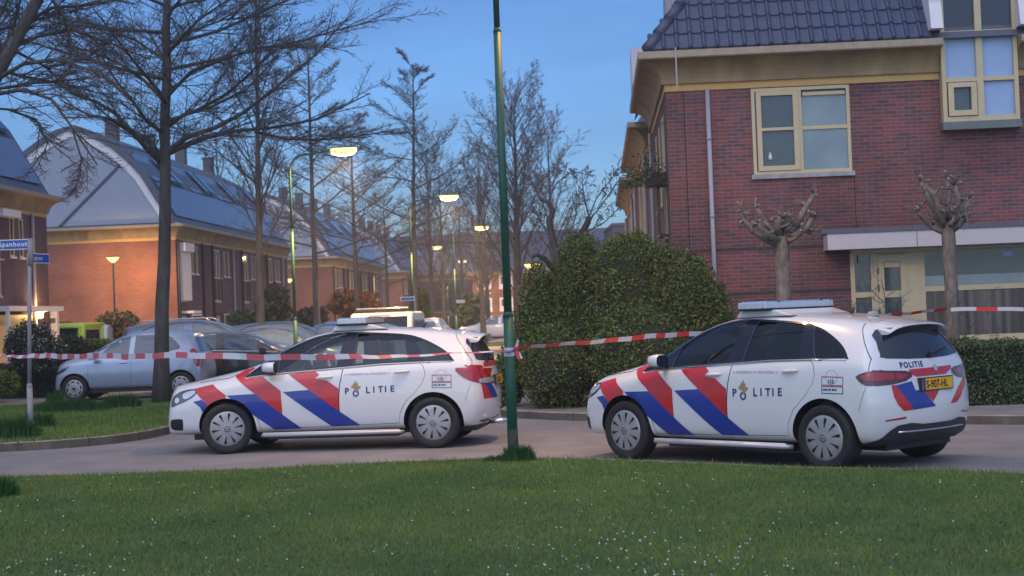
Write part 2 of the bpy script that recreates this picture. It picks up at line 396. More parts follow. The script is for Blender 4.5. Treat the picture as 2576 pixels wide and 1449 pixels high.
def car_base(sp, sub=3):
    T,B,Wd=sp['T'],sp['B'],sp['W']; zb=sp['zb']; rows=10
    def sec(x0):
        out=[]
        for r in range(rows):
            x=x0
            if x0<sp['A']: x=sp['A']+(x0-sp['A'])*(sp['F'][r][0]-sp['A'])/(sp['nomF']-sp['A'])
            if x0>sp['Bx']: x=sp['Bx']+(x0-sp['Bx'])*(sp['E'][r][0]-sp['Bx'])/(sp['nomE']-sp['Bx'])
            w=interp(x,Wd); t=interp(x,T); b=min(interp(x,B),t-.02); g=sstep(sp['cowl'][0],sp['cowl'][1],x)
            y,z=[(0,zb),(.74*w,zb),(.955*w,zb+.04),(.99*w,zb+.20),(w,.60*sp.get('zs',1)),(.985*w,b-.07),(.94*w,b+.012*g),
                 (.76*w*(1-g)+sp['WR']*g, (t-.03)*(1-g)+(t-.075)*g),(.44*w*(1-g)+.42*g,t-.012-.006*g),(0,t)][r]
            out.append((x,y,z))
        return out
    S=[[tuple(q) for q in sp['F']]]+[sec(x) for x in sp['st']]+[[tuple(q) for q in sp['E']]]
    bm=bmesh.new(); n=len(S); G=[]
    for s in S:
        c0=bm.verts.new(s[0]); c9=bm.verts.new(s[-1])
        L=[c0]+[bm.verts.new((x,-y,z)) for x,y,z in s[1:-1]]+[c9]
        Rr=[c0]+[bm.verts.new((x,y,z)) for x,y,z in s[1:-1]]+[c9]
        G.append((L,Rr))
    for i in range(n-1):
        for r in range(rows-1):
            a,b=G[i][0],G[i+1][0]; bm.faces.new((a[r],b[r],b[r+1],a[r+1]))
            a,b=G[i][1],G[i+1][1]; bm.faces.new((a[r],a[r+1],b[r+1],b[r]))
    for idx,cen,flip in ((0,sp['FC'],False),(n-1,sp['EC'],True)):
        L,Rr=G[idx]
        C=[L[0]]+[bm.verts.new((x,0,z)) for x,z in cen]+[L[-1]]      # rows 1..8
        for k in range(1,rows-2):
            q=(L[k],L[k+1],C[k],C[k-1]); q2=(Rr[k],C[k-1],C[k],Rr[k+1])
            for f in (q,q2): bm.faces.new(tuple(reversed(f)) if flip else f)
    me=bpy.data.meshes.new("body"); 
    bmesh.ops.recalc_face_normals(bm,faces=bm.faces)
    bm.to_mesh(me); bm.free()
    o=bpy.data.objects.new("body",me); COL.objects.link(o)
    mod=o.modifiers.new("s",'SUBSURF'); mod.levels=sub; mod.render_levels=sub
    apply_mods(o); me=o.data
    me.polygons.foreach_set("use_smooth",[True]*len(me.polygons))
    bvh=BVHTree.FromPolygons([v.co.copy() for v in me.vertices],[tuple(p.vertices) for p in me.polygons])
    return o,bvh

def hit(bvh, a, b, view):
    """view: 'L','R' -> (a,b)=(x,z); 'B' back,'F' front -> (y,z); 'T' top -> (x,y)"""
    o,d={'L':((a,-3,b),(0,1,0)),'R':((a,3,b),(0,-1,0)),'B':((9,a,b),(-1,0,0)),'F':((-9,a,b),(1,0,0)),'T':((a,b,9),(0,0,-1))}[view]
    p,nrm,_,_=bvh.ray_cast(Vector(o),Vector(d))
    if p is None: return None
    if nrm.dot(Vector(d))>0: nrm=-nrm
    return p,nrm
def densify(poly, step):
    out=[]
    for i in range(len(poly)):
        a=Vector((*poly[i][:2],)); b=Vector((*poly[(i+1)%len(poly)][:2],)); n=max(1,int((b-a).length/step))
        out += [a+(b-a)*k/n for k in range(n)]
    return out
def decal(mb, bvh, poly, view, m, off=.003, clip=(), holes=(), step=.05, thick=0):
    poly=densify(poly,step); V=[];E=[]
    for P in [poly]+[densify(c,step) for c in list(clip)+list(holes)]:
        b=len(V); V+= [Vector((p[0],p[1])) for p in P]; E+=[(b+i,b+(i+1)%len(P)) for i in range(len(P))]
    xs=[p[0] for p in poly]; ys=[p[1] for p in poly]
    x=min(xs)+step*.51
    while x<max(xs):
        y=min(ys)+step*.47
        while y<max(ys):
            if inside(poly,x,y): V.append(Vector((x,y)))
            y+=step
        x+=step
    r=delaunay_2d_cdt(V,E,[],0,1e-5); vs,fs=r[0],r[2]; used={}; ov=[]; of=[]
    for f in fs:
        cx=sum(vs[i].x for i in f)/len(f); cy=sum(vs[i].y for i in f)/len(f)
        if not inside(poly,cx,cy) or any(inside(h,cx,cy) for h in holes) or any(not inside(c,cx,cy) for c in clip): continue
        ids=[]
        for i in f:
            if i not in used:
                h=hit(bvh,vs[i].x,vs[i].y,view)
                if h is None: used[i]=-1
                else: used[i]=len(ov); ov.append(h[0]+h[1]*off)
            ids.append(used[i])
        if -1 in ids: continue
        a,b2,c=[ov[i] for i in ids[:3]]; nn=(b2-a).cross(c-a)
        ref={'L':Vector((0,-1,0)),'R':Vector((0,1,0)),'B':Vector((1,0,0)),'F':Vector((-1,0,0)),'T':Vector((0,0,1))}[view]
        if nn.dot(ref)<0: ids.reverse()
        of.append(tuple(ids))
    mb.add(ov,of,m)
def decal_text(mb,bvh,txt,x,z,size,view,m,off=.004,bold=.01,rot=0,flip=False,spacing=1.0):
    v,f=text_mesh(txt,size,bold,spacing); c,s=math.cos(rot),math.sin(rot); ov=[]
    for px,py in v:
        h=hit(bvh,x+(px*c-py*s)*(-1 if flip else 1),z+px*s+py*c,view)
        ov.append(h[0]+h[1]*off if h else Vector((0,0,0)))
    mb.add(ov,f,m)
def boolean(o,cut,op):
    bm=bmesh.new(); bm.from_mesh(cut.data); bmesh.ops.recalc_face_normals(bm,faces=bm.faces); bm.to_mesh(cut.data); bm.free()
    md=o.modifiers.new("b",'BOOLEAN'); md.operation=op; md.object=cut; md.solver='EXACT'
    try: md.material_mode='TRANSFER'
    except Exception: pass
    apply_mods(o)
def circ(cx,cz,r,n=40): return [(cx+r*math.cos(2*math.pi*i/n),cz+r*math.sin(2*math.pi*i/n)) for i in range(n)]
def join_mb(o,mb):
    """append a builder's faces to object o (one mesh)"""
    me=o.data; bm=bmesh.new(); bm.from_mesh(me)
    for x in mb.mats:
        if x.name not in [q.name for q in me.materials if q]: me.materials.append(x)
    idx={q.name:i for i,q in enumerate(me.materials) if q}
    vs=[bm.verts.new(v) for v in mb.v]
    for f,k in zip(mb.f,mb.m):
        try: q=bm.faces.new([vs[i] for i in f]); q.material_index=idx[mb.mats[k].name]; q.smooth=True
        except ValueError: pass
    bm.to_mesh(me); bm.free()

WHEEL_CACHE={}
def make_wheel(parent, x, y, side, r=.326, style='police', steer=0, hubr=None):
    key=(r,style)
    w=bpy.data.objects.new("wheel",None); COL.objects.link(w); w.parent=parent; w.location=(x,y,r)
    w.rotation_euler=(0,0,(math.pi if side>0 else 0)+steer); w.empty_display_size=.1
    if key not in WHEEL_CACHE:
        hr=hubr or r*.695
        t=MB(); t.lathe([(hr-.03,.0),(hr,-.006),(hr+.012,-.016),(r-.035,-.022),(r-.012,-.012),(r,.015),(r+.001,.10),(r,.185),(r-.02,.205),(hr,.205)],'tyre',48,1)
        t=t.build('tyre',smooth=True)
        q=MB(); q.lathe([(0.001,-.030),(.03,-.030),(.045,-.026),(.06,-.024),(hr*.6,-.022),(hr-.02,-.014),(hr-.003,-.008),(hr,.0),(hr-.01,.03)],'hub',48,1)
        nsp=10 if style=='police' else 8
        for k in range(nsp):
            a=2*math.pi*k/nsp+.15
            def P(rr,da,h): return (rr*math.cos(a+da),h,rr*math.sin(a+da))
            r0,r1=(hr*.43,hr*.88) if style=='police' else (hr*.30,hr*.86)
            w0,w1=(.03,.085) if style=='police' else (.10,.24)
            q.add([P(r0,-w0,-.0245),P(r0,w0,-.0245),P(r1*.96,w1*1.2,-.0185),P(r1,w1*.5,-.0175),P(r1,-w1*.8,-.0175),P(r1*.93,-w1*1.0,-.019)],[(0,1,2,3,4,5)],'gap')
        q.lathe([(.034,-.031),(.038,-.033),(.034,-.0335),(.030,-.031)],'dark',24,1)
        for k in range(3):
            a=math.pi/2+2*math.pi*k/3; q.add([(.026*math.cos(a),-.032,.026*math.sin(a)),(.006*math.cos(a+1.05),-.032,.006*math.sin(a+1.05)),(0,-.032,0),(.006*math.cos(a-1.05),-.032,.006*math.sin(a-1.05))],[(0,1,2,3)],'dark')
        if style!='police': q.lathe([(0.001,-.036),(.03,-.034),(.034,-.03)],'dark',16,1)
        q=q.build('rim',smooth=True)
        WHEEL_CACHE[key]=(t,q)
        t.parent=w; q.parent=w
    else:
        for s in WHEEL_CACHE[key]:
            c=s.copy(); COL.objects.link(c); c.parent=w
    return w

def c4(px,py):
    dx,dy=px-553,py-912; x=(dx*.99932-dy*.0369)/522.6; z=(-dx*.0369-dy*.99932)/522.6+.326
    return (x,z*.965 if z>.4 else z)
def c4s(L): return [c4(*p) for p in L]

DLO = smooth_poly(c4s([(668,552),(760,537),(870,523),(1000,510),(1160,496),(1370,475),(1600,453),(1890,438),(2080,433),(2088,420),(2040,370),(1960,322),(1850,275),(1750,252),(1600,242),(1400,237),(1300,240),(1200,252),(1100,278),(1000,320),(900,372),(830,418),(760,468),(700,515)]),3)
WFRONT = c4s([(898,518),(1000,507),(1296,478),(1310,420),(1330,248),(1280,247),(1200,259),(1100,286),(1010,325),(940,362),(893,398)])
WREAR = c4s([(1412,468),(1600,450),(1785,441),(1778,400),(1735,258),(1600,249),(1415,244)])
WQUART = smooth_poly(c4s([(1895,436),(1980,433),(2066,430),(2020,374),(1945,325),(1850,285),(1812,272)]),3)
DOORF = c4s([(757,546),(742,600),(740,650),(748,740),(762,830),(788,918),(1060,903),(1337,888),(1328,800),(1324,700),(1328,600),(1347,487),(1100,508),(880,530)])
DOORR = c4s([(1347,487),(1328,600),(1324,700),(1328,800),(1337,888),(1550,876),(1732,866),(1740,790),(1775,715),(1850,635),(1895,570),(1908,520),(1895,470),(1872,446),(1600,461)])
RED = [c4s([(300,634),(440,600),(543,672),(543,790),(440,790),(405,730)]),
       c4s([(590,545),(660,480),(718,489),(690,515),(662,553),(675,560),(795,543),(925,640),(938,805),(750,665)]),
       c4s([(975,527),(1155,503),(1187,528),(1163,548),(1172,558),(1240,566),(1322,622),(1325,780),(1120,632)])]
BLUE = [c4s([(312,720),(372,706),(405,730),(440,790),(380,790),(366,760)]),
        c4s([(550,675),(742,662),(760,672),(1068,905),(880,915),(700,782)]),
        c4s([(940,648),(1120,632),(1330,780),(1470,880),(1275,890),(1100,762)])]

def police_car(label, model):
    sp=dict(POL); dxf=-.045 if model=='old' else .07
    sp['F']=[(x+dxf,y,z) for x,y,z in sp['F']]; sp['FC']=[(x+dxf,z) for x,z in sp['FC']]
    body,bvh=car_base(sp,3); body.data.materials.append(M['white'])
    root=thing('police_car',label,'police car')
    body.parent=root; 
    # --- cut the wheel arches, the cabin, the window openings
    ar=MB()
    for x in (0,sp['wb']):
        for a,b in ((-1.2,-.60),(.60,1.2)): ar.prism(circ(x,sp['wr']+.005,sp['arch']),1,a,b,'gap')
    cb=MB()
    lv=[(.50,.45,3.05,.57),(.76,.42,3.10,.57),(.98,.30,3.16,.72),(1.18,.62,3.06,.66),(1.435,1.02,2.80,.50)]
    vs=[];fs=[]
    for z,xa,xb,y in lv: vs+=[(xa,-y,z),(xb,-y,z),(xb,y,z),(xa,y,z)]
    for i in range(4):
        for k in range(4): fs.append((i*4+k,i*4+(k+1)%4,i*4+4+(k+1)%4,i*4+4+k))
    fs+=[(3,2,1,0),(16,17,18,19)]; cb.add(vs,fs,'dark')
    wn=MB()
    for P in (WFRONT,WREAR,WQUART): wn.prism(P,1,-1.2,1.2,'gloss_black')
    WS=[(-.63,1.13),(.63,1.13),(.50,1.43),(-.50,1.43)]
    WB=smooth_poly([(-.60,1.09),(0,1.067),(.60,1.09),(.64,1.13),(.60,1.25),(.525,1.365),(0,1.385),(-.525,1.365),(-.60,1.25),(-.64,1.13)],2)
    sc=MB(); sc.prism(WS,0,-.2,1.05,'gloss_black'); sc2=MB(); sc2.prism(WB,0,3.02,4,'gloss_black')
    for mb in (ar,cb,wn,sc):
        c=mb.build('cut'); bm=bmesh.new(); bm.from_mesh(c.data); bmesh.ops.recalc_face_normals(bm,faces=bm.faces); bm.to_mesh(c.data); bm.free()
        boolean(body,c,'DIFFERENCE'); bpy.data.objects.remove(c)
    # --- doors: real panels with a shut gap
    doors=[]
    for nm,P in (('front',DOORF),('rear',DOORR)):
        cx=sum(p[0] for p in P)/len(P); cz=sum(p[1] for p in P)/len(P)
        sh=[(p[0]+(cx-p[0])/math.hypot(cx-p[0],cz-p[1])*.006,p[1]+(cz-p[1])/math.hypot(cx-p[0],cz-p[1])*.006) for p in P]
        mb=MB(); mb.prism(sh,1,-1.2,-.80,'gap'); c=mb.build('cut')
        d=body.copy(); d.data=body.data.copy(); COL.objects.link(d); d.name='door'; boolean(d,c,'INTERSECT'); bpy.data.objects.remove(c)
        mb=MB(); mb.prism(P,1,-1.2,-.79,'gap'); c=mb.build('cut'); boolean(body,c,'DIFFERENCE'); bpy.data.objects.remove(c)
        d.parent=root; doors.append(d)
    # --- livery, merged into the panels it sits on
    archF=circ(0,sp['wr'],sp['arch']+.004); archR=circ(sp['wb'],sp['wr'],sp['arch']+.004)
    for tgt,clip,holes in ((body,(),[DOORF,DOORR]),(doors[0],[DOORF],[]),(doors[1],[DOORR],[])):
        mb=MB()
        for P in RED: decal(mb,bvh,P,'L','red',clip=clip,holes=holes+[archF,archR],off=.0045,step=.03)
        for P in BLUE: decal(mb,bvh,P,'L','blue',off=.005,step=.03,clip=clip,holes=holes+[archF,archR])
        if tgt is doors[1]:
            x,z=c4(1368,660); lx=.058
            cap=.083
            decal_text(mb,bvh,"P",x-.006,z,cap*1.34,'L','navy',bold=.003)
            for k,ch in enumerate("LITIE"):
                decal_text(mb,bvh,ch,c4([1484,1532,1568,1612,1650][k],0)[0],c4([1484,1532,1568,1612,1650][k],[653,650,648,646,643][k])[1],cap*1.34,'L','navy',bold=.003)
            ox,oz=c4(1440,655); decal(mb,bvh,circ(ox,oz,.041,24),'L','navy',holes=[circ(ox,oz,.024,20)],step=.02,off=.004)
            fl=[(1434,628),(1418,618),(1405,615),(1412,606),(1410,596),(1420,602),(1422,588),(1434,578),(1437,564),(1444,576),(1440,590),(1452,582),(1456,592),(1450,606),(1464,604),(1475,608),(1468,620),(1456,628),(1446,650),(1440,640)]
            decal(mb,bvh,c4s(fl),'L','gold',step=.02,off=.0055)
            x,z=c4(1362,533); decal_text(mb,bvh,"« waakzaam en dienstbaar »",x,z,.052,'L','greytext',bold=.0,spacing=1.0)
        join_mb(tgt,mb)
        tgt.data.set_sharp_from_angle(angle=R(38))
    # --- fuel flap, emergency number sticker, spoiler seam
    mb=MB()
    fx,fz=c4(2012,528); decal(mb,bvh,circ(fx,fz,.070,28),'L','gap',holes=[circ(fx,fz,.0675,28)],step=.04,off=.002)
    q=c4s([(1952,526),(2083,524),(2084,572),(1953,574)]); inn=c4s([(1956,531),(2079,529),(2080,567),(1957,569)])
    decal(mb,bvh,q,'L','red',holes=[inn],step=.04); x,z=c4(1990,560); decal_text(mb,bvh,"112",x,z,.050,'L','blue',bold=.002,off=.007)
    q=c4s([(1953,577),(2084,575),(2085,615),(1954,617)]); inn=c4s([(1957,581),(2080,579),(2081,611),(1958,613)])
    decal(mb,bvh,q,'L','navy',holes=[inn],step=.04); x,z=c4(1962,602); decal_text(mb,bvh,"0900 ● 8844",x,z,.030,'L','navy',bold=.001)
    seam=c4s([(2056,208),(2059,207),(2091,268),(2211,430),(2219,490),(2216,490),(2208,431),(2088,269)])
    decal(mb,bvh,seam,'L','dark',step=.03,off=.003)
    seam=c4s([(2212,578),(2214,578),(2193,640),(2177,700),(2175,700),(2191,640)]); decal(mb,bvh,seam,'L','dark',step=.03,off=.003)
    seam=c4s([(330,590),(430,572),(540,556),(600,528),(602,532),(542,560),(430,576),(330,594)]); decal(mb,bvh,seam,'L','gap',step=.05,off=.0015)
    decal(mb,bvh,DLO,'L','gloss_black',holes=[WFRONT,WREAR,WQUART],step=.05,off=.004)
    decal(mb,bvh,DLO,'R','gloss_black',holes=[WFRONT,WREAR,WQUART],step=.09,off=.004)
    join_mb(body,mb)
    # chrome strip along the window line
    def strip(pts,rad,m,name,view='L',off=.006):
        P=[hit(bvh,x,z,view) for x,z in pts]; P=[p+n*off for p,n in [q for q in P if q]]
        s=MB(); s.tube(P,rad,m,6); return s.build(name,root,smooth=True)
    strip(c4s([(690,552),(870,526),(1160,499),(1370,478),(1600,456),(1890,441),(2085,435)]),.007,'white' if model=='old' else 'chrome','window_trim')
    # --- glass
    for P,mm in ((WFRONT,'glass_front'),(WREAR,'glass'),(WQUART,'glass')):
        g=MB(); decal(g,bvh,P,'L',mm,off=-.004,step=.08); g.build('side_window',root,smooth=True)
        g=MB(); decal(g,bvh,P,'R',mm,off=-.004,step=.12); g.build('side_window',root,smooth=True)
    g=MB(); decal(g,bvh,WS,'F','glass_front',off=-.004,step=.1); g.build('windshield',root,smooth=True)
    g=MB(); decal(g,bvh,WB,'B','glass_rear',off=.004,step=.05); g.build('rear_window',root,smooth=True)
    # --- interior
    s=MB()
    for y in (-.36,.36):
        s=MB(); s.box(1.15,1.62,y-.24,y+.24,.52,.72,'seat'); s.prism([(1.60,.62),(1.80,1.18),(1.90,1.18),(1.78,.62)],1,y-.24,y+.24,'seat'); s.box(1.80,1.90,y-.13,y+.13,1.20,1.38,'seat')
        s.build('seat',root,bevel=.04)
    s=MB(); s.box(2.15,2.6,-.62,.62,.52,.74,'seat'); s.prism([(2.55,.62),(2.78,1.16),(2.88,1.16),(2.75,.62)],1,-.62,.62,'seat'); s.build('rear_bench',root,bevel=.04)
    s=MB(); s.prism([(.32,.52),(.36,1.0),(.62,1.03),(.82,.95),(.80,.52)],1,-.69,.69,'dark'); s.build('dashboard',root,bevel=.02)
    s=MB(); s.tube([(.90+.07*math.sin(a),-.36+.18*math.cos(a),.98+.165*math.sin(a)) for a in [2*math.pi*k/20 for k in range(21)]],.016,'black',8,cap=False); s.tube([(.75,-.36,.92),(.90,-.36,.98)],.03,'black',8); s.build('steering_wheel',root,smooth=True)
    # --- handles
    for P,dr in (((1228,545),0),((1750,505),1)):
        x,z=c4(*P); h=hit(bvh,x,z,'L'); y=h[0].y
        s=MB(); n=12; pts=[]; 
        for k in range(n+1):
            t=-1+2*k/n; pts.append((x+t*.105,y-.006-.028*(1-t*t)**.7,z+.006*t))
        s.tube(pts,[.004+.014*(1-abs(-1+2*k/n)**3) for k in range(n+1)],'white',8)
        s.build('door_handle',doors[dr],smooth=True)
        s=MB(); decal(s,bvh,circ(x-.02,z-.004,.032,16),'L','dark' if model=='old' else 'white',off=.002,step=.02)
    # --- door mirror
    for sd in (-1,1):
        x,z=c4(855,480); z-=.005; x-=.0
        s=MB()
        n=10
        ring=[]
        prof=[(.0,.55,.55),(.03,.85,.88),(.09,1,1),(.15,.98,.98),(.165,.9,.9)]
        for dx,sy,sz in prof:
            for k in range(16):
                a=2*math.pi*k/16; ca,sa=math.cos(a),math.sin(a)
                ring.append((x-.075+dx, sd*(.985+.105*sy*math.copysign(abs(ca)**.7,ca)), z+.01+.072*sz*math.copysign(abs(sa)**.7,sa)))
        fs=[(i*16+k,(i+1)*16+k,(i+1)*16+(k+1)%16,i*16+(k+1)%16) for i in range(len(prof)-1) for k in range(16)]
        fs.append(tuple(range(16)))
        s.add(ring,fs,'white'); s.add(ring[-16:],[tuple(range(16))],'glass_dark')
        s.tube([(x-.02,sd*.80,z-.055),(x-.02,sd*.93,z-.05)],[.03,.024],'black',8)
        s.box(x-.06,x+.075,sd*.985-.09,sd*.985+.09,z-.078,z-.055,'black')
        s.build('door_mirror',root,smooth=True)
    # --- head lamp, fog grille
    for sd,v in ((-1,'L'),):
        P=smooth_poly(c4s([(147,712),(160,682),(200,655),(255,640),(310,636),(331,660),(305,690),(250,722),(200,742),(150,762)]),3)
        s=MB(); decal(s,bvh,P,v,'lampin',off=.005,step=.03)
        decal(s,bvh,smooth_poly(c4s([(230,668),(300,645),(322,662),(270,700),(235,700)]),3),v,'lampclear',off=.009,step=.02)
        decal(s,bvh,circ(*c4(190,715),.035,14),v,'lampclear',off=.010,step=.02); s.build('headlight',root,smooth=True)
        P=smooth_poly(c4s([(142,865),(160,847),(225,843),(237,858),(234,920),(215,930),(155,925),(140,905)]),2)
        s=MB(); decal(s,bvh,P,v,'black',off=.004,step=.04); s.build('fog_lamp_grille',root)
    s=MB(); decal(s,bvh,[(-.48,.62),(.48,.62),(.42,.78),(-.42,.78)],'F','black',off=.004,step=.06); decal(s,bvh,circ(0,.70,.085,24),'F','chrome',off=.02,holes=[circ(0,.70,.07,24)],step=.03); s.build('grille',root)
    s=MB(); decal(s,bvh,[(-.55,.28),(.55,.28),(.5,.42),(-.5,.42)],'F','black',off=.004,step=.08); s.build('lower_grille',root)
    # --- step bar under the sill
    s=MB(); y=-.935; s.tube([(.47,y+.06,.225),(.50,y,.23),(2.28,y,.23),(2.31,y+.06,.225)],.024,'alu',10); s.tube([(.49,y+.002,.256),(2.27,y+.002,.256)],.009,'white',6)
    for x in (.7,1.4,2.1): s.box(x,x+.03,y,-.7,.215,.24,'dark')
    s.build('side_step',root,smooth=True)
    s=MB(); s.box(.5,2.2,-.72,.72,.16,.26,'black'); s.box(-.55,.5,-.55,.55,.17,.3,'black'); s.box(2.2,3.2,-.55,.55,.19,.32,'black'); s.build('underbody',root)
    # --- light bar
    s=MB()
    zc=1.555
    s=MB(); s.prism([(1.33,zc-.03),(1.40,zc+.045),(1.86,zc+.045),(2.08,zc-.02)],1,-.50,.50,'white'); s.build('lightbar_base',root,bevel=.015)
    s=MB()
    def rr(x0,x1,w): return smooth_poly([(x0,-w+.12),(x0+.07,-w),(x1-.07,-w),(x1,-w+.1),(x1,w-.1),(x1-.07,w),(x0+.07,w),(x0,w-.12)],3)
    s.prism(rr(1.40,1.82,.58),2,zc+.045,zc+.06,'black'); a=s.build('lightbar_tray',root)
    s=MB(); s.prism(rr(1.405,1.815,.575),2,zc+.06,zc+.125,'lens'); s.prism(rr(1.43,1.79,.55),2,zc+.125,zc+.137,'lensblue'); 
    for y in (-.36,.36): s.box(1.403,1.817,y-.01,y+.01,zc+.06,zc+.139,'black')
    s.build('lightbar_lens',root,bevel=.008)
    s=MB(); s.tube([(2.45,.0,1.53),(2.50,0,1.60)],[.022,.004],'black',8); s.build('antenna',root)
    s=MB(); s.lathe([(.001,.05),(.04,.045),(.055,.03),(.062,0)],'polegrey',16,2,(2.75,-.05,1.50)); s.build('roof_sensor',root,smooth=True)
    # --- wheels
    for x in (0,sp['wb']):
        for sd in (-1,1):
            make_wheel(root,x,sd*.865,sd,steer=(R(16) if (x==0 and model=='old') else 0))
    # --- rear end
    s=MB()
    if model=='old':
        P=smooth_poly(c4s([(2108,488),(2120,479),(2200,477),(2290,488),(2345,500),(2350,590),(2300,590),(2225,573),(2165,545),(2118,508)]),3)
        decal(s,bvh,P,'L','taillight',off=.006,step=.03)
        decal(s,bvh,smooth_poly(c4s([(2262,555),(2325,552),(2322,584),(2262,582)]),2),'L','lampclear',off=.009,step=.02)
        decal(s,bvh,[(-.82,.87),(-.56,.90),(-.58,1.02),(-.83,1.04)],'B','taillight',off=.007,step=.04); s.build('tail_light',root,smooth=True)
        s=MB(); decal(s,bvh,[(.82,.87),(.56,.90),(.58,1.02),(.83,1.04)],'B','taillight',off=.007,step=.04); s.build('tail_light',root,smooth=True)
        s=MB()
        decal(s,bvh,[(-.70,.60),(-.45,.60),(-.74,.86)],'B','red',step=.05); decal(s,bvh,[(-.45,.60),(-.2,.60),(-.62,.98),(-.74,.86)],'B','blue',step=.05,off=.0035); decal(s,bvh,[(-.55,1.0),(.55,1.0),(.5,1.06),(-.5,1.06)],'B','red',step=.05)
        decal_text(s,bvh,"POLITIE",-.42,1.066,.05,'B','navy')
        join_mb(body,s)
        s=MB(); decal(s,bvh,[(-.72,.24),(.72,.24),(.70,.33),(-.70,.33)],'B','black',off=.006,step=.06); s.build('bumper_valance',root)
        s=MB(); s.tube([(3.35,-.45,.30),(3.60,-.45,.30)],.035,'chrome',12); s.build('exhaust',root,smooth=True)
    else:
        TL=smooth_poly(REAR['lamp'],1)
        TLs=smooth_poly(REAR['lampside'],1)
        decal(s,bvh,TLs,'L','taildark',off=.006,step=.03)
        for P,mm,of in ((TL,'taildark',.007),(REAR['lampred'],'taillight',.0085),(REAR['lampred2'],'taillight',.0085)): decal(s,bvh,P,'B',mm,off=of,step=.025)
        decal(s,bvh,REAR['lampsidered'],'L','taillight',off=.0085,step=.025)
        s.build('tail_light',root,smooth=True)
        s=MB(); decal(s,bvh,[(-y,z) for y,z in TL],'B','taildark',off=.007,step=.03); decal(s,bvh,[(-y,z) for y,z in REAR['lampred2']],'B','taillight',off=.0085,step=.025); s.build('tail_light',root,smooth=True)
        s=MB()
        for key,mm,of in (('band','red',.003),('red1','red',.003),('blue1','blue',.0035),('red2','red',.003),('red3','red',.003)):
            decal(s,bvh,REAR[key],'B',mm,off=of,step=.04)
        decal_text(s,bvh,"POLITIE",REAR['txt'][0],REAR['txt'][1],.076,'B','navy',bold=.003,spacing=1.3)
        decal(s,bvh,circ(.045,REAR['txt'][1]-.02,.034,20),'B','lampclear',off=.008,step=.02)
        # tailgate outline
        join_mb(body,s)
        s=MB(); decal(s,bvh,[(-.79,.24),(-.79,.29),(-.717,.339),(-.66,.398),(-.576,.446),(-.41,.461),(-.234,.44),(.234,.44),(.41,.461),(.576,.446),(.66,.398),(.717,.339),(.79,.29),(.79,.24)],'B','dark',off=.010,step=.04); decal(s,bvh,[(2.99,.25),(3.0,.262),(3.12,.285),(3.26,.325),(3.28,.25)],'L','dark',off=.010,step=.03); s.build('bumper_valance',root,smooth=True)
        s=MB(); P=[hit(bvh,y,.38,'B') for y in np.linspace(-.56,.56,14)]; s.tube([p+n*.012 for p,n in P],.011,'chrome',6); s.build('chrome_trim',root,smooth=True)
        for sd in (-1,1):
            s=MB(); decal(s,bvh,[(sd*.48,.505),(sd*.72,.49),(sd*.72,.505),(sd*.48,.525)],'B','taillight',off=.004,step=.04); s.build('rear_reflector',root)
        # roof spoiler lip over the rear glass
    s=MB(); ny=12; V=[];Fs=[]
    for i in range(ny+1):
        y=-.50+1.0*i/ny; e=1-.30*abs(y/.50)**3
        a=hit(bvh,2.99,y,'T')[0].z; b=hit(bvh,3.12,y,'T')[0].z; xe=3.12+.19*e
        V+=[(2.99,y,a-.004),(3.05,y,(a+b)/2+.012),(3.12,y,b+.012),(xe,y,b-.022),(xe+.004,y,b-.034),(xe-.02,y,b-.044),(3.05,y,b-.05)]
    for i in range(ny):
        for k in range(6): Fs.append((i*7+k,i*7+k+1,(i+1)*7+k+1,(i+1)*7+k))
    for i in (0,ny):
        q=tuple(i*7+k for k in range(7)); Fs.append(q if i else tuple(reversed(q)))
    s.add(V,Fs,'white'); s.build('roof_spoiler',root)
    s=MB(); P=[hit(bvh,y,1.36,'B')[0] for y in np.linspace(-.46,.46,9)]; V=[];Fs=[]
    for p in P: V+=[(p.x+.012,p.y,1.33),(3.24,p.y,1.385),(3.10,p.y,1.385)]
    for i in range(8): Fs+=[(i*3,i*3+1,i*3+4,i*3+3),(i*3+1,i*3+2,i*3+5,i*3+4)]
    s.add(V,Fs,'black'); s.build('spoiler_underside',root)
    s=MB(); h=hit(bvh,.0,1.09,'B'); a=h[0]+h[1]*.02; h=hit(bvh,.36,1.15,'B'); b=h[0]+h[1]*.02; s.tube([a,b],[.016,.008],'black',6); s.tube([a,a+Vector((-.03,0,0))],.03,'black',8); s.build('rear_wiper',root)
    # --- number plate
    h1=hit(bvh,-.26,.80,'B'); 
    px=max(hit(bvh,y,.78,'B')[0].x for y in (-.2,0,.2))+.012
    s=MB(); s.box(px-.05,px+.004,-.275,.275,.755,.885,'black'); s.box(px+.004,px+.008,-.26,.26,.765,.875,'plate'); s.box(px+.008,px+.010,-.26,-.215,.765,.875,'blue')
    v,f=text_mesh("S-907-HL" if model=='new' else "J-206-XF",.105,.002); s.add([(px+.010,-.20+a*.93,.784+b) for a,b in v],f,'gap')
    s.build('number_plate',root)
    return root

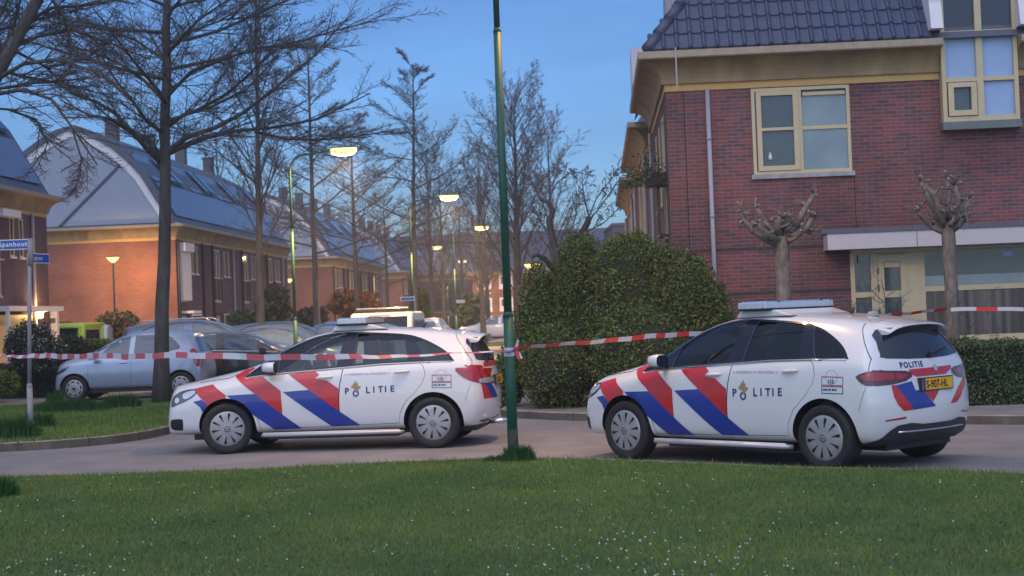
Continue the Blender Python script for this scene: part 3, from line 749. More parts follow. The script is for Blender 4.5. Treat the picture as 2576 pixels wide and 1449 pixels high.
REAR = dict(
    lamp=[(-.79,.835),(-.60,.842),(-.44,.864),(-.345,.903),(-.35,.945),(-.42,.962),(-.65,.975),(-.79,.985)],
    lampside=[(3.09,.926),(3.13,.95),(3.19,.972),(3.285,.985),(3.285,.837),(3.2,.838),(3.13,.88)],
    lampred=[(-.78,.88),(-.58,.89),(-.58,.95),(-.78,.96)], lampred2=[(-.56,.88),(-.43,.90),(-.40,.93),(-.56,.95)],
    lampsidered=[(3.13,.925),(3.19,.95),(3.27,.965),(3.27,.89),(3.2,.885)],
    band=[(-.37,.972),(.37,.982),(.36,.95),(.22,.90),(-.28,.897),(-.36,.93)],
    red1=[(-.63,.833),(-.58,.833),(-.38,.584),(-.51,.579),(-.575,.64),(-.617,.72)], blue1=[(-.58,.83),(-.36,.86),(-.33,.77),(-.24,.765),(-.05,.60),(-.38,.584)],
    red2=[(-.24,.765),(.065,.78),(-.005,.71),(-.09,.646)], red3=[(.68,.88),(.65,.79),(.46,.656),(.36,.61),(.22,.607),(.42,.75)],
    txt=(-.47,.992))
# ------------------------------------------------------------------ ground, road, lawns, pavements
random.seed(4); rng=np.random.default_rng(4)
A=R(3.1); SD=Vector((math.sin(A),math.cos(A),0)); SX=Vector((math.cos(A),-math.sin(A),0))   # street direction
def sheet(name, pts, z, m, kind='structure', thick=None, holes=None):
    mb=MB(); P=[(p[0],p[1]) for p in pts]
    if sum((P[i][0]*P[(i+1)%len(P)][1]-P[(i+1)%len(P)][0]*P[i][1]) for i in range(len(P)))<0: P.reverse()
    if thick: mb.prism(P,2,z-thick,z,m)
    else: mb.add([(x,y,z) for x,y in P],[tuple(range(len(P)))],m)
    o=mb.build(name); tag(o,kind=kind); return o
def kerbline(name, pts, z0, z1, w, m='kerb'):
    mb=MB(); P=[Vector((p[0],p[1],0)) for p in pts]; L=[];Rr=[]
    for i,p in enumerate(P):
        d=(P[min(i+1,len(P)-1)]-P[max(i-1,0)]).normalized(); n=Vector((-d.y,d.x,0)); L.append(p); Rr.append(p+n*w)
    vs=[];fs=[]
    for a,b in zip(L,Rr): vs+=[(a.x,a.y,z0),(a.x,a.y,z1-.01),(a.x+(b.x-a.x)*.12,a.y+(b.y-a.y)*.12,z1),(b.x,b.y,z1),(b.x,b.y,z0)]
    for i in range(len(P)-1):
        for k in range(4): fs.append((i*5+k,(i+1)*5+k,(i+1)*5+k+1,i*5+k+1))
    mb.add(vs,fs,m)
    acc=0                                                  # joints between the kerb stones
    for i in range(len(P)-1):
        l=(P[i+1]-P[i]).length; d=(P[i+1]-P[i]).normalized(); n=Vector((-d.y,d.x,0))
        while acc<l:
            c=P[i]+d*acc; acc+=1.0
            a=c-n*.004; b=c+n*(w+.001); g=d*.006; mb.add([a-g+Vector((0,0,z0)),a+g+Vector((0,0,z0)),a+g+Vector((0,0,z1+.002)),a-g+Vector((0,0,z1+.002)),b+g+Vector((0,0,z1+.002)),b-g+Vector((0,0,z1+.002))],[(0,1,2,3),(3,2,4,5)],'dark')
        acc-=l
    o=mb.build(name); tag(o,kind='structure'); return o
sheet('ground',[(-900,-300),(900,-300),(900,1500),(-900,1500)],-.03,'earth')
sheet('road',[(-80,8),(80,8),(80,260),(-80,260)],0,'asphalt')
# front lawn, its far edge follows the road
edge=[(-40,19.2),(-14,18.6),(-8,18.15),(-5.4,17.92),(-3.12,17.76),(-1.4,17.95),(-.07,17.85),(1.1,17.15),(2.0,16.35),(2.75,15.68),(3.8,15.05),(4.6,14.40),(6.5,12.9),(12,8.9),(24,1)]
edge=smooth_poly(edge,4,closed=False)
lawn_poly=[(-40,-12)]+edge+[(24,-12)]
sheet('lawn',lawn_poly,.045,'turf',thick=.07)
kerbline('kerb',list(reversed(edge)),-.01,.052,.07)
# left lawn beside the side street
lk=[(-60,21.2),(-20,21.6),(-11,22.0),(-7.28,22.38),(-6.3,22.75),(-5.75,23.4),(-5.45,24.6),(-5.35,26.5),(-5.25,30),(-5.1,33.5)]
lk=smooth_poly(lk,4,closed=False)
left_lawn=lk+[(-5.1,34.0),(-60,34.0)]
sheet('left_lawn',left_lawn,.115,'turf',thick=.13)
kerbline('left_kerb',lk,-.01,.125,.13)
# parking strip and footpath behind it
sheet('parking',[(-60,34.0),(-5.0,34.0),(-4.3,47),(-3.9,60),(-60,60)],.105,'paving',thick=.12)
sheet('left_pavement',[(-60,60),(-3.9,60),(-3.2,75),(-1.8,100),(.2,138),(-60,138)],.10,'paving',thick=.11)
# right pavement and front garden of the corner house
rk=[(-.25,25.97),(.15,25.2),(.6,24.6),(1.3,23.95),(3,22.75),(4.6,21.6),(6.05,20.58),(8,19.2),(12,16.0),(20,10)]
rk=smooth_poly(rk,4,closed=False)
back=[(30,10),(30,60),(8,60),(7,110)]
side=[(3.4,92),(.9,47),(0.05,31),(-.22,27)]
sheet('right_pavement',list(rk)+back+side,.11,'paving',thick=.13)
kerbline('right_kerb',rk,-.01,.12,.13)
kerbline('street_kerb',list(reversed([(-.25,25.97)]+list(reversed(side)))),-.01,.12,.13)
sheet('far_verge',[(-7.5,86),(4,86),(4,89),(-7.5,89)],.11,'turf',thick=.12)

# ---- grass blades as real geometry
def blades(name, poly, z, n, hmin, hmax, m, dens=None, seed=1, w=.004, bb=None, lean=.5):
    rg=np.random.default_rng(seed)
    xs=[p[0] for p in poly]; ys=[p[1] for p in poly]; bb=bb or (min(xs),max(xs),min(ys),max(ys))
    P=rg.uniform((bb[0],bb[2]),(bb[1],bb[3]),(n*2,2))
    px,py=P[:,0],P[:,1]; c=np.zeros(len(P),bool); j=len(poly)-1
    for i in range(len(poly)):
        xi,yi=poly[i][0],poly[i][1]; xj,yj=poly[j][0],poly[j][1]
        if yi!=yj: c ^= ((yi>py)!=(yj>py)) & (px<(xj-xi)*(py-yi)/(yj-yi)+xi)
        j=i
    P=P[c][:n]
    if dens is not None:
        k=dens(P[:,0],P[:,1]); P=P[rg.random(len(P))<k]
    N=len(P); h=rg.uniform(hmin,hmax,N)*(.7+.6*rg.random(N)); a=rg.uniform(0,2*np.pi,N); l=rg.normal(0,lean,(N,2))*h[:,None]
    wv=np.stack([np.cos(a),np.sin(a)],1)*(w*(.6+.8*rg.random(N)))[:,None]
    V=np.zeros((N,3,3)); V[:,0,:2]=P-wv; V[:,1,:2]=P+wv; V[:,2,:2]=P+l
    V[:,0,2]=z-.005; V[:,1,2]=z-.005; V[:,2,2]=z+h
    me=bpy.data.meshes.new(name); me.vertices.add(N*3); me.vertices.foreach_set("co",V.reshape(-1))
    me.loops.add(N*3); me.loops.foreach_set("vertex_index",np.arange(N*3)); me.polygons.add(N)
    me.polygons.foreach_set("loop_start",np.arange(N)*3); me.polygons.foreach_set("loop_total",np.full(N,3))
    me.materials.append(M[m]); me.update(); me.validate()
    o=bpy.data.objects.new(name,me); COL.objects.link(o); return o
def near(P0):                       # clumpy density from a few sine waves
    return lambda x,y: .55+.45*np.sin(x*2.3+1.3*np.sin(y*1.1+P0))*np.sin(y*1.9+1.7*np.sin(x*.9))
g=blades('grass',lawn_poly,.045,330000,.012,.034,'blade',None,2,.0035,(-6.3,6.3,9.2,18.5)); tag(g,'short mown green grass across the foreground','grass',kind='stuff')
g=blades('grass',lawn_poly,.045,14000,.03,.055,'blade',near(1),3,.0045,(-6.3,6.3,9.2,18.5)); tag(g,'taller green grass blades scattered in the foreground lawn','grass',kind='stuff')
g=blades('grass',lawn_poly,.045,9000,.02,.05,'straw',near(4),5,.004,(-6.3,6.3,9.2,18.5)); tag(g,'dry straw coloured blades in the foreground lawn','grass',kind='stuff')
g=blades('grass',left_lawn,.115,90000,.03,.07,'blade',None,7,.007,(-14,-5.2,22.2,34)); tag(g,'green grass on the lawn beside the side street','grass',kind='stuff')
# grass edge along the road
ep=[(x,y) for x,y in edge if -7<x<5.5]
strip=[(x,y-.02) for x,y in ep]+[(x,y-.22) for x,y in reversed(ep)]
g=blades('grass',strip,.045,16000,.03,.07,'blade',near(2),8,.005); tag(g,'ragged grass fringe along the road edge','grass',kind='stuff')
# daisies
rg=np.random.default_rng(11); mb=MB(); cnt=0
while cnt<360:
    y=rg.uniform(9.3,17.5); x=rg.uniform(-.34,.34)*y
    dens=(.18+.8*max(0,1-(y-9)/3.5))*(.25+.75*(math.sin(x*1.7+.6*math.sin(y*2))>.1))
    if rg.random()>dens or not inside(lawn_poly,x,y): continue
    cnt+=1; r=rg.uniform(.003,.0065); z=.045+rg.uniform(.025,.045); t=rg.uniform(-.5,.5)
    mb.add([(x+r*math.cos(a),y+r*math.sin(a)*.9,z+r*math.sin(a)*.7+t*r*math.cos(a)) for a in [k*math.pi/3 for k in range(6)]],[(0,1,2,3,4,5)],'daisy')
o=mb.build('daisies'); tag(o,'tiny white daisies dotted through the foreground lawn','daisies',kind='stuff')

rg=np.random.default_rng(12); pts=[]; mb=MB()
while len(mb.f)<140:
    y=rg.uniform(9.5,17.6); x=rg.uniform(-.34,.34)*y
    if not inside(lawn_poly,x,y): continue
    a=rg.uniform(0,6.28); r=rg.uniform(.010,.022); t=[rg.uniform(-.01,.015) for _ in range(4)]
    mb.add([(x+r*math.cos(a+k*1.57)*(1 if k%2 else .5),y+r*math.sin(a+k*1.57)*(1 if k%2 else .5),.045+.034+t[k]) for k in range(4)],[(0,1,2,3)],'shrubrust' if len(mb.f)%3 else 'straw')
o=mb.build('fallen_leaves'); tag(o,'small brown fallen leaves scattered on the foreground lawn','leaves',kind='stuff')

def tuft(x,y,z,r,h,n,seed,label,m='tuft',lean=.35,group=None,w=.008):
    rg=np.random.default_rng(seed); N=n
    ang=rg.uniform(0,2*np.pi,N); rad=r*np.sqrt(rg.random(N))*rg.uniform(.6,1,N); P=np.stack([x+rad*np.cos(ang),y+.6*rad*np.sin(ang)],1)
    hh=h*(.45+.55*rg.random(N))*(1-.6*(rad/r)**2); out=np.stack([np.cos(ang),np.sin(ang)],1)*(hh*lean*rg.uniform(.2,1.2,N))[:,None]
    a=rg.uniform(0,np.pi,N); wv=np.stack([np.cos(a),np.sin(a)],1)*(w*(.6+.8*rg.random(N)))[:,None]*.6
    V=[];Fs=[]
    for i in range(N):
        b=len(V); p=P[i]; V+=[(p[0]-wv[i][0],p[1]-wv[i][1],z-.01),(p[0]+wv[i][0],p[1]+wv[i][1],z-.01),(p[0]+wv[i][0]*.7+out[i][0]*.35,p[1]+wv[i][1]*.7+out[i][1]*.35,z+hh[i]*.6),(p[0]-wv[i][0]*.7+out[i][0]*.35,p[1]-wv[i][1]*.7+out[i][1]*.35,z+hh[i]*.6),(p[0]+out[i][0],p[1]+out[i][1],z+hh[i])]
        Fs+=[(b,b+1,b+2,b+3),(b+3,b+2,b+4)]
    mb=MB(); mb.add(V,Fs,m); o=mb.build('grass_tuft'); return tag(o,label,'grass tuft',group)
# ------------------------------------------------------------------ buildings
def facade_grid(mb, u0,u1,z0,z1, openings, P, m, depth=.10, reveal=None):
    """wall in the plane P(u,z,d) (d = depth into the wall) with real openings and reveals"""
    us=sorted({u0,u1}|{o[0] for o in openings}|{o[1] for o in openings}); zs=sorted({z0,z1}|{o[2] for o in openings}|{o[3] for o in openings})
    us=[u for u in us if u0<=u<=u1]; zs=[z for z in zs if z0<=z<=z1]
    for i in range(len(us)-1):
        for j in range(len(zs)-1):
            cu,cz=(us[i]+us[i+1])/2,(zs[j]+zs[j+1])/2
            if any(o[0]<cu<o[1] and o[2]<cz<o[3] for o in openings): continue
            mb.add([P(us[i],zs[j],0),P(us[i+1],zs[j],0),P(us[i+1],zs[j+1],0),P(us[i],zs[j+1],0)],[(0,1,2,3)],m)
    for a,b,c,d in openings:
        q=[(a,c),(b,c),(b,d),(a,d)]
        for k in range(4):
            p,r=q[k],q[(k+1)%4]; mb.add([P(p[0],p[1],0),P(p[0],p[1],depth),P(r[0],r[1],depth),P(r[0],r[1],0)],[(0,1,2,3)],reveal or m)
def pbox(mb,P,a,b,c,d,d0,d1,m):
    """box between u a..b, z c..d, wall depth d0 (outer) .. d1 (inner)"""
    v=[P(a,c,d0),P(b,c,d0),P(b,d,d0),P(a,d,d0),P(a,c,d1),P(b,c,d1),P(b,d,d1),P(a,d,d1)]
    mb.add(v,[(0,1,2,3),(4,7,6,5),(0,4,5,1),(1,5,6,2),(2,6,7,3),(3,7,4,0)],m)
def pwindow(parent,P,a,b,c,d,fr=.06,vs=(),hs=(),frame='cream',glass='winglass',d0=.02,name='window',sill=None,panes=None):
    """frame, mullions and panes; vs/hs are split positions"""
    f=MB(); t=.07
    pbox(f,P,a,a+fr,c,d,d0,d0+t,frame); pbox(f,P,b-fr,b,c,d,d0,d0+t,frame)
    pbox(f,P,a+fr,b-fr,c,c+fr,d0+.002,d0+t-.002,frame); pbox(f,P,a+fr,b-fr,d-fr,d,d0+.002,d0+t-.002,frame)
    for v in vs: pbox(f,P,v-fr/2,v+fr/2,c+fr,d-fr,d0+.004,d0+t-.004,frame)
    for h in hs: pbox(f,P,a+fr,b-fr,h-fr/2,h+fr/2,d0+.007,d0+t-.007,frame)
    w=f.build(name,parent)
    U=[a+fr]+list(vs)+[b-fr]; Z=[c+fr]+list(hs)+[d-fr]; k=0
    for i in range(len(U)-1):
        for j in range(len(Z)-1):
            gm=panes[k] if panes else glass; k+=1
            g=MB(); pbox(g,P,U[i],U[i+1],Z[j],Z[j+1],d0+.035,d0+.045,gm); g.build('pane',w)
    if sill:
        s=MB(); pbox(s,P,a-.04,b+.04,c-sill[0],c,-.05,.06,sill[1]); s.build('sill',w)
    return w
def cove(mb, path, H, prof_scale=1.0, mats=('gutter','ochre','ochrelow'), zlow=0):
    """cornice swept along a list of (point, outward mitre vector); H = top height"""
    pr=[(0.0,-.63,2),(0.02,-.63,2),(0.02,-.51,2),(.07,-.51,1)]
    for k in range(9):
        t=k/8*math.pi/2; pr.append((.07+.34*(1-math.cos(t)),-.51+.38*math.sin(t),1))
    pr+= [(.44,-.13,0),(.46,-.11,0),(.46,0,0),(.30,0.0,0),(0,0.02,0)]
    n=len(pr)
    for i in range(len(path)-1):
        (p,m1),(q,m2)=path[i],path[i+1]
        for k in range(n-1):
            a,b=pr[k],pr[k+1]
            v=[p+m1*(a[0]*prof_scale)+Vector((0,0,H+a[1])),q+m2*(a[0]*prof_scale)+Vector((0,0,H+a[1])),q+m2*(b[0]*prof_scale)+Vector((0,0,H+b[1])),p+m1*(b[0]*prof_scale)+Vector((0,0,H+b[1]))]
            mb.add(v,[(0,1,2,3)],mats[b[2]])
    for (p,m1),fl in ((path[0],0),(path[-1],1)):
        v=[p+m1*(a[0]*prof_scale)+Vector((0,0,H+a[1])) for a in pr]
        mb.add(v,[tuple(range(n)) if fl else tuple(reversed(range(n)))],mats[1])

# ---- the brick corner house on the right
YR=27.0; OR=at(1675,240,YR); OR.z=0; HR=5.97
house=thing('brick_house','large red brick corner house with ochre cornice, dark tiled roof and white canopy','house',(OR.x,OR.y,0),-A)
def loc(u,v,off=0.0):
    """pixel -> (s,z) on the facade plane of the corner house"""
    d=ray(u,v); n=Vector((math.sin(A),math.cos(A),0)); o=Vector((OR.x,OR.y,0))-n*off
    t=(o.dot(n))/(d.dot(n)); p=Vector((d.x*t,d.y*t,EYE+d.z*t)); return ((p-o).dot(SX),p.z)
PF=lambda s,z,d: Vector((s,d,z)); PSide=lambda s,z,d: Vector((d,s,z))
def rect(tl,br): a,b=loc(*tl),loc(*br); return (a[0],b[0],b[1],a[1])
w1=rect((1888,224),(2144,430)); bay=rect((2346,-200),(2559,303)); dr=rect((2137,632),(2322,900)); bw=rect((2323,618),(2700,846))
dr=(dr[0],dr[1],.15,dr[3]); bw=(dr[1],bw[1],bw[2],bw[3]); WID=11.0
wb=MB(); facade_grid(wb,0,WID,0,HR-.55,[w1,(bay[0],bay[1],bay[2],HR),dr,bw],PF,'brickR',.09)
# openings in the street side: french balcony windows
so=[(1.2,2.15,2.95,5.1),(3.0,3.5,3.6,5.1),(4.6,5.1,3.6,5.1)]
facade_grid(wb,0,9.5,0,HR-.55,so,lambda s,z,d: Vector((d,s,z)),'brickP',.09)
wb.add([(WID,0,0),(WID,9.5,0),(WID,9.5,HR-.5),(WID,0,HR-.5)],[(0,1,2,3)],'brickR'); wb.add([(0,9.5,0),(WID,9.5,0),(WID,9.5,HR-.5),(0,9.5,HR-.5)],[(3,2,1,0)],'brickR')
walls=wb.build('wall',house)
bd=MB()
for (ua,va,ub,vb) in ((1690,634,2128,617),(1700,745,2128,730)):
    z=(loc(1900,(va+vb)/2)[1]); pbox(bd,PF,-.003,dr[0]-.02,z-.032,z+.032,-.003,.02,'brickD'); pbox(bd,PSide,.02,9.5,z-.032,z+.032,-.003,.02,'brickD')
bd.build('brick_band',house)
for x in (.30,loc(2152,520)[0]):
    e=MB(); pbox(e,PF,x-.006,x+.006,1.0 if x<1 else loc(2152,660)[1],HR-.62 if x<1 else w1[2]-.05,-.002,.01,'gap'); e.build('expansion_joint',house)
# cornice: along the street side, round the corner, along the front up to the bay
cv=MB(); cove(cv,[(Vector((0,6.8,0)),Vector((-1,0,0))),(Vector((0,0,0)),Vector((-1,-1,0))),(Vector((bay[0]-.01,0,0)),Vector((0,-1,0)))],HR)
cv.build('cornice',house,smooth=False)
cv=MB(); cove(cv,[(Vector((bay[1]+.01,0,0)),Vector((0,-1,0))),(Vector((WID,0,0)),Vector((0,-1,0)))],HR); cv.build('cornice',house)
ds=MB(); x=loc(1700,230)[0]; pbox(ds,PF,x-.012,x+.012,HR-.64,HR+.05,-.475,-.46,'pipe'); ds.build('cable',house)
# tiled mansard roof: real pantile relief
def tile_roof(parent,x0,x1,slope,H,rise,hipL=True,y0=-.30,zoff=.03,side=False):
    gauge,tw=.345,.225; rows=int(rise/gauge/math.sin(slope))+1; mb=MB()
    cols=int((x1-x0)/tw)+1; sub=6
    prof=[(0,.012),(.10,.045),(.22,.050),(.32,.018),(.45,.006),(.80,.004)]
    for r in range(rows):
        s0=r*gauge; s1=(r+1)*gauge+.02
        for c in range(cols):
            xa=x0+c*tw; 
            if hipL and xa+tw*.5 < x0+(s0+gauge*.5)*math.cos(slope): continue
            vs=[]
            for (t,h) in prof+[(1.0,.012)]:
                for (s,e) in ((s0,.040),(s1,.012)):
                    hh=h+e; x=xa+t*tw; y=y0+s*math.cos(slope)-hh*math.sin(slope); z=H+zoff+s*math.sin(slope)+hh*math.cos(slope)
                    vs.append((x,y,z))
            n=len(prof)+1; fs=[(2*i,2*i+2,2*i+3,2*i+1) for i in range(n-1)]
            b=[(v[0],v[1]+.03*math.sin(slope)*1.0,v[2]-.035) for v in vs[0::2]]
            k=len(vs); vs+=b; fs+=[(2*i,k+i,k+i+1,2*i+2) for i in range(n-1)]
            mb.add(vs,fs,'tile')
    return mb
sl=R(54); rise=3.0
tm=tile_roof(house,-.28,bay[0]-.25,sl,HR,rise); o=tm.build('roof_tiles',house)
tm=tile_roof(house,bay[1]+.22,WID,sl,HR,rise,hipL=False); tm.build('roof_tiles',house)
rb=MB(); dx=rise/math.tan(sl)
rb.add([(-.30,-.28,HR+.02),(WID,-.28,HR+.02),(WID,-.28+dx,HR+rise),(-.30+dx,-.28+dx,HR+rise),(-.30,9.5,HR+.02),(-.30+dx,9.5-dx,HR+rise),(WID,9.5-dx,HR+rise)],[(0,1,2,3),(0,3,5,4),(3,2,6,5)],'slate')
rb.build('roof',house)
hp=MB(); 
for k in range(9):
    a=k*.34; b=a+.37; P0=Vector((-.30+a*math.cos(sl),-.30+a*math.cos(sl),HR+.06+a*math.sin(sl))); P1=Vector((-.30+b*math.cos(sl),-.30+b*math.cos(sl),HR+.04+b*math.sin(sl)))
    hp.tube([P0,P1],[.105,.09],'tile',10)
hp.build('hip_tiles',house,smooth=True)
# side dormers on the street slope
s=MB(); s.box(-.46,.5,3.6,5.0,HR+.05,HR+.75,'whitepaint'); s.build('side_dormer',house)
s=MB(); s.box(.12,.35,1.2,2.2,HR+.85,HR+2.5,'pipe'); s.box(.08,.9,1.1,2.3,HR+2.5,HR+2.6,'lead'); s.build('side_dormer',house)
# upstairs window
x0,x1,z0,z1=w1
mx=loc(2014,320)[0]; 
h=loc(1950,325)[1]
w=pwindow(house,PF,x0,x1,z0,z1,.055,(mx,),(),'cream',d0=-.015,sill=(.075,'sill'),panes=['blind','blindlight'])
s=MB(); a,b=x0+.06,mx-.03
pbox(s,PF,a+.02,b-.0,z0+.06,z0+.14,-.035,.02,'cream'); pbox(s,PF,a+.02,b,z1-.13,z1-.06,-.035,.02,'cream'); pbox(s,PF,a+.02,a+.10,z0+.14,z1-.13,-.035,.02,'cream'); pbox(s,PF,b-.09,b,z0+.14,z1-.13,-.035,.02,'cream'); pbox(s,PF,a+.10,b-.09,h-.025,h+.025,-.032,.02,'cream')
s.build('casement',w)
s=MB(); pbox(s,PF,mx+.03,x1-.055,h-.03,h+.03,-.005,.03,'cream'); s.build('glazing_bar',w); s=MB(); pbox(s,PF,mx+.05,x1-.075,z1-.155,z1-.10,-.02,.02,'cream'); pbox(s,PF,mx+.035,mx+.05,z1-.16,z1-.06,-.018,.02,'black'); pbox(s,PF,x1-.075,x1-.06,z1-.16,z1-.06,-.018,.02,'black'); pbox(s,PF,mx+.035,x1-.06,z1-.075,z1-.062,-.018,.02,'black'); s.build('vent_grille',w)
s=MB(); c=loc(1938,392); s.lathe([(.001,-.06),(.03,-.06),(.035,-.01),(.015,.02),(.02,.05),(.001,.06)],'whitepaint',10,2,(c[0],.016,c[1])); s.build('figurine',w)
# the bay strip, running up through the roof
x0,x1,z0,z1=bay; z1=HR+2.2; zz=[loc(2440,v)[1] for v in (303,203,88)]
mx=(x0+x1)/2-.0; fr=MB(); D=-.46
f=MB()
for a,b in ((x0,x0+.07),(mx-.055,mx+.055),(x1-.07,x1)): pbox(f,PF,a,b,z0,z1,-.20,-.08,'cream')
for z,t in ((z0+.04,.05),(zz[1],.035),(zz[2],.05),(z1-.05,.05)):
    for a,b in ((x0+.07,mx-.055),(mx+.055,x1-.07)): pbox(f,PF,a,b,z-t,z+t,-.196,-.085,'cream')
pbox(f,PF,x0,x0+.03,z0,z1,-.08,.35,'cream'); pbox(f,PF,x1-.03,x1,z0,z1,-.08,.35,'cream')
by=f.build('bay_window',house)
for k,(a,b) in enumerate(((x0+.07,mx-.055),(mx+.055,x1-.07))):
    for j,(c,d) in enumerate(((z0+.09,zz[1]-.035),(zz[1]+.035,zz[2]-.05),(zz[2]+.05,z1-.1))):
        s=MB(); pbox(s,PF,a,b,c,d,-.135,-.125,['panelblue' if k else 'blind','panelblue','winglass'][j]); s.build('pane',by)
        if j==2: 
            s=MB(); pbox(s,PF,a+.08,b-(.0 if k==0 else .25),c+.02,c+.22,-.115,-.10,'blindlight'); s.build('radiator',by)
a,b,c,d=x0+.09,mx-.07,z0+.10,zz[1]-.05
s=MB(); pbox(s,PF,a,b,c,c+.09,-.225,-.15,'cream'); pbox(s,PF,a,b,d-.08,d,-.225,-.15,'cream'); pbox(s,PF,a,a+.09,c+.09,d-.08,-.225,-.15,'cream'); pbox(s,PF,b-.09,b,c+.09,d-.08,-.225,-.15,'cream'); s.build('casement',by)
s=MB(); pbox(s,PF,x0-.02,x1+.02,z0-.13,z0,-.24,.05,'sillgreen'); s.build('sill',by)
for sgn,xx in ((-1,x0),(1,x1)):
    s=MB(); a,b=sorted((xx,xx+sgn*.20)); pts=[(-.48,HR+.16),(-.36,HR+.60),(-.36,HR+2.2),(1.2,HR+2.2),(1.2,HR+.16)]
    s.prism([(p[0],p[1]) for p in pts],0,a,b,'whitepaint'); s.build('dormer_cheek',house)
s=MB(); s.box(x0-.22,x1+.22,-.50,1.3,HR+2.2,HR+2.35,'lead'); s.build('dormer_roof',house)
# downpipe
xp=loc(1778,214)[0]; s=MB(); s.tube([(xp,-.055,.1),(xp,-.055,2.6),(xp,-.055,HR-.62)],.040,'pipe',12)
for z in (loc(1785,350)[1],loc(1793,545)[1],1.2): s.tube([(xp,-.055,z-.02),(xp,-.055,z+.02)],.047,'pipe',12)
s.build('downpipe',house,smooth=True)
# canopy
cl=loc(2083,629,.5); cz0,cz1=cl[1],loc(2083,589,.5)[1]
s=MB(); s.box(cl[0],WID+1,-.50,0,cz0,cz1,'canopy'); s.box(cl[0]-.02,WID+1.02,-.515,.0,cz1,cz1+.02,'lead'); s.box(cl[0]-.03,WID+1,-.03,-.004,cz1+.02,cz1+.10,'lead')
x=loc(2420,600,.5)[0]; x=loc(2307,600,.5)[0]
for q in (x,x+2.6): s.box(q-.004,q+.004,-.503,-.499,cz0,cz1,'gap')
cn=s.build('canopy',house)
s=MB(); s.box(dr[0],WID,-.12,.0,cz0-.06,cz0-.004,'cream'); s.build('lintel_board',house)
for u in (2361,2418,2475,2530):
    s=MB(); q=loc(u,628,.2); s.tube([(q[0],-.2,cz0),(q[0],-.2,cz0-.035)],[.008,.016],'cream',8); s.build('spot_lamp',house)
# door frame with side light
a0,a1=dr[0],dr[1]; zt=dr[3]; c1=loc(2200,700)[0]; zm=loc(2165,742)[1]
f=MB(); 
pbox(f,PF,a0,a0+.07,.15,zt,-.01,.08,'cream'); pbox(f,PF,a0+.07,a1,zt-.07,zt,-.008,.078,'cream'); pbox(f,PF,c1-.06,c1+.06,.15,zt-.07,-.01,.08,'cream'); pbox(f,PF,a1-.22,a1,.15,zt-.07,-.01,.08,'cream'); pbox(f,PF,a0+.07,c1-.06,zm-.045,zm+.045,-.005,.075,'cream')
fw_=f.build('door_frame',house)
for c,d in ((.2,zm-.045),(zm+.045,zt-.07)):
    s=MB(); pbox(s,PF,a0+.07,c1-.06,c,d,.03,.04,'blind'); s.build('pane',fw_)
b0,b1=c1+.06,a1-.22; s=MB(); pbox(s,PF,b0,b0+.10,.18,zt-.08,-.03,.05,'cream'); pbox(s,PF,b1-.10,b1,.18,zt-.08,-.03,.05,'cream'); pbox(s,PF,b0+.1,b1-.1,zt-.2,zt-.08,-.03,.05,'cream'); pbox(s,PF,b0+.1,b1-.1,zm-.06,zm+.05,-.03,.05,'cream'); pbox(s,PF,b0+.1,b1-.1,.18,.38,-.03,.05,'cream')
dd=s.build('door',house)
for c,d,mm in ((.38,zm-.06,'blind'),(zm+.05,zt-.2,'blind')):
    s=MB(); pbox(s,PF,b0+.1,b1-.1,c,d,.0,.01,mm); s.build('pane',dd)
s=MB(); pbox(s,PF,b0+.11,b1-.11,zt-.30,zt-.21,-.04,-.005,'cream'); s.build('vent_grille',dd)
for z in (zt-.35,zm+.1,zm-.3): 
    s=MB(); pbox(s,PF,b0-.012,b0+.008,z-.06,z+.06,-.045,-.03,'dark'); s.build('hinge',dd)
# big living-room window with blinds above and curtains below
x0,x1,z0,z1=bw; zt2=loc(2450,722)[1]
w=pwindow(house,PF,x0,x1,z0,z1,.09,(),(zt2,),'cream',d0=.0,panes=['curtain','blind'])
s=MB(); zb=loc(2450,690)[1]; pbox(s,PF,x0+.09,x1-.09,zt2+.05,zb,.025,.034,'blindlight'); s.build('blind_edge',w)
s=MB(); pbox(s,PF,x0,x1,z0-.06,z0,-.05,.05,'cream'); s.build('sill',w)
s=MB(); c=loc(2540,640); pbox(s,PF,c[0]-.10,c[0]+.05,c[1]-.02,c[1]+.05,.022,.030,'panelblue'); s.build('paper_heart',w)
